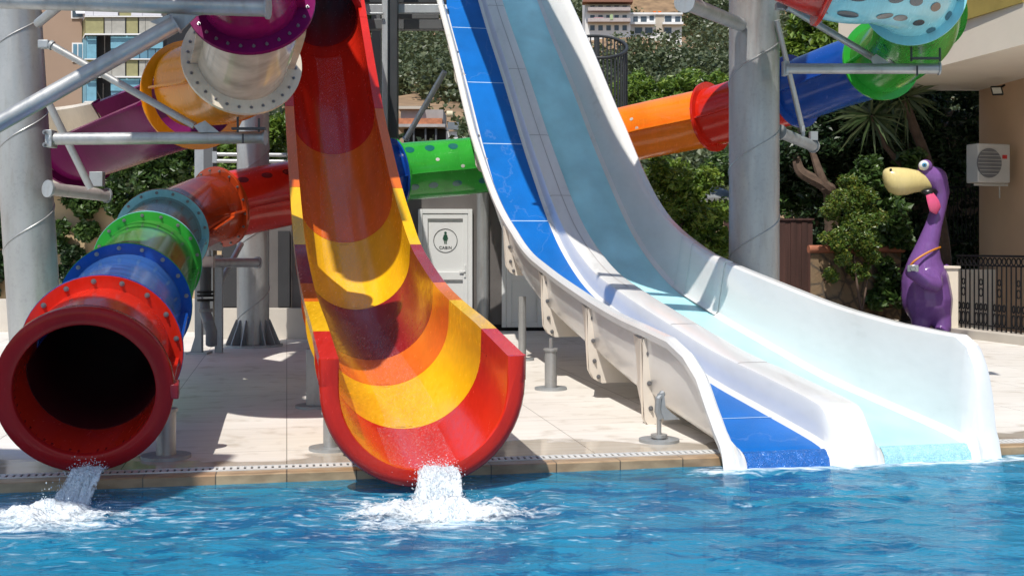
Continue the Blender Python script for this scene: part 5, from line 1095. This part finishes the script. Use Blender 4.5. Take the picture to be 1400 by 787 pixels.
def splash(cx, cy, wx_, wy_, hgt, src, width, label_f, label_s, seed, nd):
    r = random.Random(seed); mb = MB(); dens = []; n = 110; m_ = 80; vs = []
    for j in range(m_+1):
        for i in range(n+1):
            u_, v_ = (i/n-.5)*2, (j/m_-.5)*2; x, y = cx + u_*wx_*1.5, cy + v_*wy_*1.5; d = math.hypot(u_*1.5, v_*1.5)
            nz = mnoise.fractal(Vector((x*3.2, y*5, seed)), .6, 2.1, 5); nz2 = mnoise.fractal(Vector((x*1.6, y*2.6, seed+3)), .7, 2, 3)
            e = math.exp(-(d*1.25)**2); nz3 = mnoise.noise(Vector((x*26, y*34, seed))); z = WZ + .01 + hgt*e*(.45 + 1.1*max(-.4, nz2) + .5*nz + .25*nz3) + .015*nz*min(1, d); z = max(z, WZ-.02)
            vs.append((x, y, z)); dens.append(max(0, math.exp(-(d*1.05)**2)*.76 + .42*nz2 - .12*(d > 1)*(d-1)*3) if d < 1.48 else 0)
    mb.add(vs, [(j*(n+1)+i, j*(n+1)+i+1, (j+1)*(n+1)+i+1, (j+1)*(n+1)+i) for j in range(m_) for i in range(n)])
    o = mk('splash_foam', mb, m_foam, origin=(cx, cy, WZ), smooth=180); a_ = o.data.attributes.new('dens', 'FLOAT', 'POINT'); a_.data.foreach_set('value', dens); tag(o, label_f, 'foam', kind='stuff')
    V, Fc = [], []
    for k in range(nd):           # falling stream of drops
        t_ = r.random()**.8; u_ = r.gauss(0, .42); p0 = Vector(src) + Vector((u_*width + .22*t_*r.gauss(0, .3), 0, .03*abs(r.gauss(0, 1))))
        vy = -1.3 - .35*r.gauss(0, 1); T_ = .42*t_; tz = p0.z + (.35*r.random())*T_ - 4.9*T_*T_*.62; p = Vector((p0.x + (cx - src[0])*t_*.8, p0.y + vy*T_, tz + .015*r.gauss(0, 1)))
        if p.z < WZ: continue
        octa(V, Fc, p, .0014 + .0034*r.random()**2.6, (r.gauss(0, .15), vy, .3 - 6*T_), 1.2 + 2.2*r.random())
    for k in range(nd//2):       # spray thrown up
        a_ = r.random()*6.28; d = abs(r.gauss(0, .5)); p = Vector((cx + math.cos(a_)*d*wx_, cy + math.sin(a_)*d*wy_, WZ + abs(r.gauss(0, .45))*hgt*1.6*math.exp(-d*1.2))); octa(V, Fc, p, .0014 + .0042*r.random()**3, (r.gauss(0, .4), r.gauss(0, .4), 1), 1.3)
    me = bpy.data.meshes.new('falling_water'); me.from_pydata([tuple(Vector(q) - Vector(src)) for q in V], [], Fc); me.materials.append(m_drop); me.polygons.foreach_set('use_smooth', [True]*len(me.polygons)); o = bpy.data.objects.new('falling_water', me); sc.collection.objects.link(o); o.location = src; tag(o, label_s, 'falling water', kind='stuff')
    # thin lacy sheet
    mb = MB(); dens = []; rows = []
    for j in range(26):
        t_ = j/25; T_ = .42*t_; row_ = []
        for i in range(25):
            u_ = (i/24-.5)*2; x = src[0] + u_*width*(.8 + .25*t_) + (cx-src[0])*t_*.8; z = src[2] + .012 + .12*T_ - 4.9*T_*T_*.62; row_.append(Vector((x + .02*mnoise.noise(Vector((u_*5, t_*4, seed))), src[1] - 1.3*T_ + .06*mnoise.noise(Vector((u_*4, t_*3, seed+1))), z + .03*mnoise.noise(Vector((u_*6, t_*6, seed+2)))))); dens.append(max(0, .86 - .62*u_**4 + .12*t_))
        rows.append(row_)
    mb.rings(rows, closed=False); o = mk('water_curtain', mb, m_foam, origin=src, smooth=180); a_ = o.data.attributes.new('dens', 'FLOAT', 'POINT'); a_.data.foreach_set('value', dens); tag(o, label_s.replace('drops', 'curtain'), 'falling water', kind='stuff')
splash(-2.93, 7.33, .46, .34, .10, (-2.86, 8.02, .12), .13, 'white foam mound in the water below the tube slide mouth', 'clear drops pouring from the tube slide mouth', 3, 1900)
splash(-.47, 7.42, .58, .42, .11, (-.50, 8.05, .12), .17, 'white foam mound in the water below the open slide', 'white drops pouring off the end of the open slide', 5, 3000)
